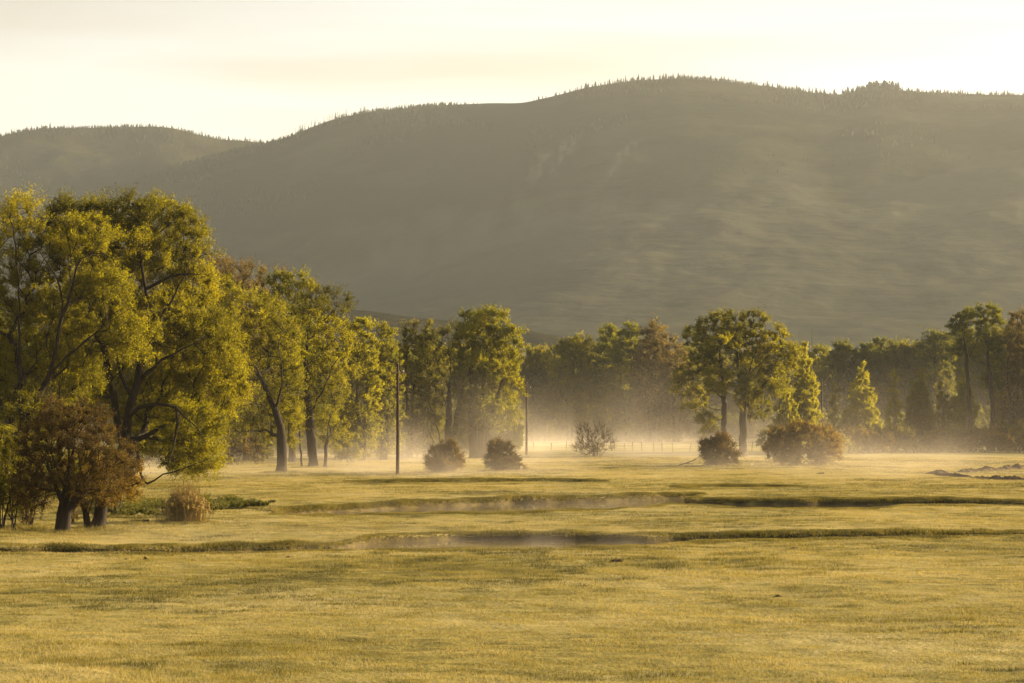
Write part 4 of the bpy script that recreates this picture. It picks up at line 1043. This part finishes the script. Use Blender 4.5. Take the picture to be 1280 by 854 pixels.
# ---------------------------------------------------------------- fences
def fence(pts, step, h, lab, seed, rails=False, tilt=0.07):
    rng = np.random.default_rng(seed); P = np.array([(px_x(a, d), d) for a, d in pts]); seg = np.linalg.norm(np.diff(P, axis=0), axis=1); cum = np.concatenate([[0], np.cumsum(seg)])
    root = empty('fence', (P[0][0], P[0][1], float(ground_z(P[0][0], P[0][1])))); o0 = np.array(root.location)
    tops = []
    for i, s in enumerate(np.arange(0, cum[-1], step)):
        s = min(s + rng.normal(0, step * 0.12), cum[-1]); x = np.interp(s, cum, P[:, 0]); y = np.interp(s, cum, P[:, 1]); g = float(ground_z(x, y))
        b = np.array([x, y, g]) - o0; hh = h * rng.uniform(0.85, 1.12); tt = rng.normal(0, tilt, 2)
        mb = MB(); r = 0.06 * rng.uniform(0.8, 1.4)
        polytube(mb, [b + (0, 0, -0.3), b + (tt[0] * hh * .5, tt[1] * hh * .5, hh * 0.5), b + (tt[0] * hh, tt[1] * hh, hh)], [r, r * .95, r * 0.85], 7)
        mb.build('post', M['grey_wood'], root, smooth=True); tops.append(b + (tt[0] * hh, tt[1] * hh, hh))
    tops = np.array(tops)
    for k in ((0.35, 0.62, 0.9) if not rails else (0.45, 0.85)):
        mb = MB(); q = tops.copy(); q[:, 2] -= (1 - k) * h
        polytube(mb, q, 0.008 if not rails else 0.05, 5); mb.build('strand' if not rails else 'rail', M['wire'] if not rails else M['grey_wood'], root)
    tag(root, lab, 'fence', 'fences behind the meadow')
fence([(600, 405), (680, 412), (760, 408), (830, 398), (960, 405)], 2.1, 1.25, 'post and wire fence of leaning posts crossing the bright mist in the middle', 501)
fence([(250, 345), (330, 340), (420, 345), (505, 335), (575, 345)], 3.2, 1.1, 'low wooden rail fence under the trees behind the nearest power pole', 502, rails=True, tilt=0.03)

# ---------------------------------------------------------------- ridge trees
def conifer_mesh(seed, h=1.0, dense=1.0):
    rng = np.random.default_rng(seed); mb = MB()
    polytube(mb, [(0, 0, -0.06), (0, 0, 0.6), (0, 0, 1.0)], [0.022, 0.014, 0.003], 5)
    n = int(90 * dense)
    t = rng.uniform(0.1, 0.98, n); a = rng.uniform(0, 6.28, n); r = 0.19 * (1 - t) ** 0.8 * rng.uniform(0.55, 1.2, n) + 0.012
    p = np.stack([0 * t, 0 * t, t], -1); e = np.stack([np.cos(a) * r, np.sin(a) * r, t - r * 0.35], -1)
    sd = np.stack([-np.sin(a), np.cos(a), 0 * a], -1) * (0.035 + 0.05 * (1 - t))[:, None]
    v = np.stack([p + (0, 0, 0.05), e - sd, e + sd], 1).reshape(-1, 3); mb.add(v, np.arange(3 * n).reshape(-1, 3))
    v = np.stack([p + (0, 0, 0.07), e - sd * 0.4 + (0, 0, 0.02), e + sd * 0.4 - (0, 0, 0.05)], 1).reshape(-1, 3); mb.add(v, np.arange(3 * n).reshape(-1, 3))
    return mb
cp = [conifer_mesh(600 + i, dense=0.7 + 0.2 * i).build('conifer', M['conifer']) for i in range(4)]
def snag_mesh(seed):
    rng = np.random.default_rng(seed); mb = MB()
    polytube(mb, [(0, 0, -0.05), (rng.normal(0, .01), 0, 0.5), (rng.normal(0, .02), 0, 1)], [0.03, 0.02, 0.006], 5)
    for _ in range(9):
        z = rng.uniform(0.35, 0.95); a = rng.uniform(0, 6.28); l = rng.uniform(0.05, 0.14)
        polytube(mb, [(0, 0, z), (math.cos(a) * l, math.sin(a) * l, z + l * 0.5)], [0.009, 0.003], 3)
    return mb
sp = [snag_mesh(640 + i).build('dead_tree', M['dead_wood']) for i in range(3)]
first = {}
def put(src, i, px, d, h, fn, lab, cat, group, wide=1.0):
    u = (px - 640) / F; z = float(fn(np.array([u]), np.array([d]))[0])
    if id(src) in first: o = src.copy(); COL.objects.link(o)
    else: o = src; first[id(src)] = 1
    o.location = (u * d, d, z); o.scale = (h * wide, h * wide, h); o.rotation_euler = (0, 0, R.uniform(0, 6.28))
    tag(o, lab, cat, group)
k = 0
def row(px0, px1, n, h0, h1, fn, dc, src, lab, cat, group, wide=1.0, back=90):
    global k
    for _ in range(n):
        k += 1
        put(src[k % len(src)], k, R.uniform(px0, px1), dc - R.uniform(-10, back), R.uniform(h0, h1), fn, lab, cat, group, wide)
GC = 'conifers along the mountain skyline'
row(690, 1045, 105, 4, 10, main_hill, D_CREST, cp, 'tiny dark conifer on the rounded skyline of the mountain', 'conifer', GC)
row(1054, 1084, 26, 7, 12, main_hill, D_CREST, cp, 'shorter conifer at the left end of the dark copse on the mountain skyline', 'conifer', 'copse of conifers on the skyline', 1.7, 50)
row(1084, 1124, 46, 10, 15, main_hill, D_CREST, cp, 'tall conifer in the dark copse on the mountain skyline at right', 'conifer', 'copse of conifers on the skyline', 1.7, 60)
row(1126, 1300, 55, 4, 10, main_hill, D_CREST, cp, 'tiny conifer on the skyline right of the dark copse', 'conifer', 'conifers right of the copse', 1.0)
row(350, 520, 46, 5, 12, main_hill, D_CREST, sp + cp[:1], 'thin dead trunk on the slanting left shoulder of the mountain', 'dead tree', 'dead trunks on the mountain shoulder')
row(-20, 350, 95, 5, 11, back_hill, 4800, sp + cp[:2], 'tiny tree on the crest of the farther ridge at left', 'tree', 'trees on the farther ridge', 1.0, 200)

# the scattered wood on the upper slopes, thousands of small conifers
def slope_woods(fn, n, u0, u1, d0, d1, dens, hh, seed):
    rng = np.random.default_rng(seed)
    u = rng.uniform(u0, u1, n); d = d1 - (d1 - d0) * rng.random(n) ** 1.6
    x = u * d; k = rng.random(n) < dens(u, d); u, d, x = u[k], d[k], x[k]
    z = fn(u, d); h = rng.uniform(hh[0], hh[1], len(u)) * rng.uniform(0.7, 1.2, len(u)); r = h * rng.uniform(0.16, 0.26, len(u))
    mb = MB(); sd = 6; th = np.arange(sd) * 2 * np.pi / sd
    for lo, hi, wr in ((0.02, 0.6, 1.0), (0.4, 1.0, 0.66)):
        jit = rng.uniform(0.6, 1.25, (len(u), sd)); a = th[None] + rng.uniform(0, 6.28, (len(u), 1))
        ring = np.stack([x[:, None] + np.cos(a) * r[:, None] * wr * jit, d[:, None] + np.sin(a) * r[:, None] * wr * jit, z[:, None] + h[:, None] * (lo + 0.1 * (jit - 0.9))], -1)
        apex = np.stack([x, d, z + h * hi], -1)[:, None]
        v = np.concatenate([ring, apex], 1).reshape(-1, 3); b = np.arange(len(u))[:, None, None] * (sd + 1)
        f = np.stack([np.arange(sd), (np.arange(sd) + 1) % sd, np.full(sd, sd)], -1)[None] + b
        mb.add(v, f.reshape(-1, 3))
    kind(mb.build('woods', M['conifer']), 'stuff')
def dens_main(u, d):
    px = u * F + 640; x = u * d
    crest = np.exp(-((D_CREST - d) / 120) ** 2)
    sk = crest * np.clip(0.10 + 0.9 * sstep(670, 760, px) + 0.35 * sstep(330, 350, px) * (1 - sstep(430, 520, px)), 0, 1) * (0.1 + 1.1 * np.clip(fbm(x / 60, d / 200, 3) + 0.15, 0, 1))
    pat = sstep(0.02, 0.25, fbm(x / 150 + 8, d / 190, 4)) * sstep(D_BREAK + 50, D_BREAK + 500, d) * 0.8
    return np.clip(np.maximum(sk, pat), 0, 1)
slope_woods(main_hill, 26000, -0.13, 0.24, D_BREAK, D_CREST + 40, dens_main, (3.2, 6.5), 700)
slope_woods(back_hill, 9000, -0.22, -0.06, 4250, 4830, lambda u, d: np.clip(np.exp(-((4800 - d) / 90) ** 2) * 0.25 + 0.7 * sstep(0.02, 0.22, fbm(u * d / 110 + 3, d / 130, 4)), 0, 1), (3, 7), 701)

# ---------------------------------------------------------------- haze and mist
def vol_box(name, lo, hi, mat):
    mb = MB(); lo = np.array(lo, float); hi = np.array(hi, float); box(mb, (lo + hi) / 2, hi - lo)
    return kind(mb.build(name, mat), 'stuff')

m, N, L = new_mat('haze_air'); out = N.new('ShaderNodeOutputMaterial'); pv = N.new('ShaderNodeVolumePrincipled')
pv.inputs['Color'].default_value = (0.76, 0.84, 0.86, 1); pv.inputs['Density'].default_value = 0.56e-4; pv.inputs['Anisotropy'].default_value = 0.55
L.new(pv.outputs[0], out.inputs['Volume'])
vol_box('haze', (-3300, -60, -8), (3300, 6400, 545), m)

m, N, L = new_mat('ground_mist'); out = N.new('ShaderNodeOutputMaterial'); pv = N.new('ShaderNodeVolumePrincipled')
pv.inputs['Color'].default_value = (0.95, 0.86, 0.73, 1); pv.inputs['Anisotropy'].default_value = 0.2
ge = N.new('ShaderNodeTexCoord'); sx = N.new('ShaderNodeSeparateXYZ'); L.new(ge.outputs['Object'], sx.inputs[0])
def math_(op, a, b=None, c=None):
    n = N.new('ShaderNodeMath'); n.operation = op
    for i, q in enumerate((a, b, c)):
        if q is None: continue
        if isinstance(q, (int, float)): n.inputs[i].default_value = q
        else: L.new(q, n.inputs[i])
    return n.outputs[0]
def mnoise(scale, st, detail=2):
    mp = N.new('ShaderNodeMapping'); mp.inputs['Scale'].default_value = st; L.new(ge.outputs['Object'], mp.inputs[0])
    n = N.new('ShaderNodeTexNoise'); n.inputs['Scale'].default_value = scale; n.inputs['Detail'].default_value = detail; L.new(mp.outputs[0], n.inputs['Vector']); return n.outputs['Fac']
z = sx.outputs['Z']; zp = math_('MAXIMUM', z, 0.0)
low = math_('EXPONENT', math_('MULTIPLY', zp, -0.75))
high = math_('EXPONENT', math_('MULTIPLY', zp, -0.36))
n1 = math_('MAXIMUM', math_('MULTIPLY_ADD', mnoise(0.045, (1, 0.35, 1.2)), 6.5, -2.8), 0.0)
n2 = math_('MAXIMUM', math_('MULTIPLY_ADD', mnoise(0.13, (1, 0.3, 0.8), 3), 9.0, -4.9), 0.0)
def rng_(v, a, b):
    q = N.new('ShaderNodeMapRange'); q.interpolation_type = 'SMOOTHSTEP'; q.inputs['From Min'].default_value = a; q.inputs['From Max'].default_value = b; L.new(v, q.inputs['Value']); return q.outputs[0]
edge = math_('MULTIPLY', math_('MULTIPLY', rng_(sx.outputs['Y'], 213, 226), rng_(sx.outputs['Y'], 645, 560)), rng_(z, 13.5, 8))
edge = math_('MULTIPLY', edge, math_('MULTIPLY_ADD', rng_(sx.outputs['X'], 62, 18), 0.92, 0.08))
den = math_('ADD', math_('MULTIPLY', math_('MULTIPLY', low, n1), 0.0075), math_('MULTIPLY', math_('MULTIPLY', high, n2), 0.0065))
soft = math_('MULTIPLY', math_('MULTIPLY', rng_(sx.outputs['Y'], 255, 420), rng_(z, 16.5, 6)), math_('EXPONENT', math_('MULTIPLY', zp, -0.11)))
den = math_('ADD', math_('MULTIPLY', den, edge), math_('MULTIPLY', soft, 0.0005))
den = math_('MULTIPLY', den, math_('MULTIPLY_ADD', rng_(sx.outputs['X'], 6, -14), 0.5, 1.0))
L.new(den, pv.inputs['Density']); L.new(pv.outputs[0], out.inputs['Volume'])
m.cycles.volume_step_rate = 0.24
vol_box('mist', (-95, 212, -0.6), (150, 645, 17), m)

for x0, x1, y0, y1, dn in ((-22, 9, 104, 127, 0.022), (-16, 12, 144, 184, 0.011)):
    m, N, L = new_mat('water_mist'); out = N.new('ShaderNodeOutputMaterial'); pv = N.new('ShaderNodeVolumePrincipled')
    pv.inputs['Color'].default_value = (0.95, 0.86, 0.73, 1); pv.inputs['Anisotropy'].default_value = 0.2
    ge = N.new('ShaderNodeTexCoord'); sx = N.new('ShaderNodeSeparateXYZ'); L.new(ge.outputs['Object'], sx.inputs[0])
    zf = math_('EXPONENT', math_('MULTIPLY', math_('MAXIMUM', math_('ADD', sx.outputs['Z'], 0.25), 0.0), -3.2))
    nn = math_('MAXIMUM', math_('MULTIPLY_ADD', mnoise(0.5, (1, 0.25, 0.35), 3), 3.2, -1.1), 0.0)
    xe = math_('MULTIPLY', rng_(sx.outputs['X'], x0, x0 + 9), rng_(sx.outputs['X'], x1, x1 - 7))
    ye = math_('MULTIPLY', rng_(sx.outputs['Y'], y0, y0 + 6), rng_(sx.outputs['Y'], y1, y1 - 4))
    den = math_('MULTIPLY', math_('MULTIPLY', math_('MULTIPLY', zf, nn), math_('MULTIPLY', xe, ye)), dn)
    L.new(math_('MULTIPLY', den, rng_(sx.outputs['Z'], 1.5, 0.8)), pv.inputs['Density']); L.new(pv.outputs[0], out.inputs['Volume'])
    m.cycles.volume_step_rate = 0.4
    vol_box('mist', (x0, y0, -0.5), (x1, y1, 1.6), m)
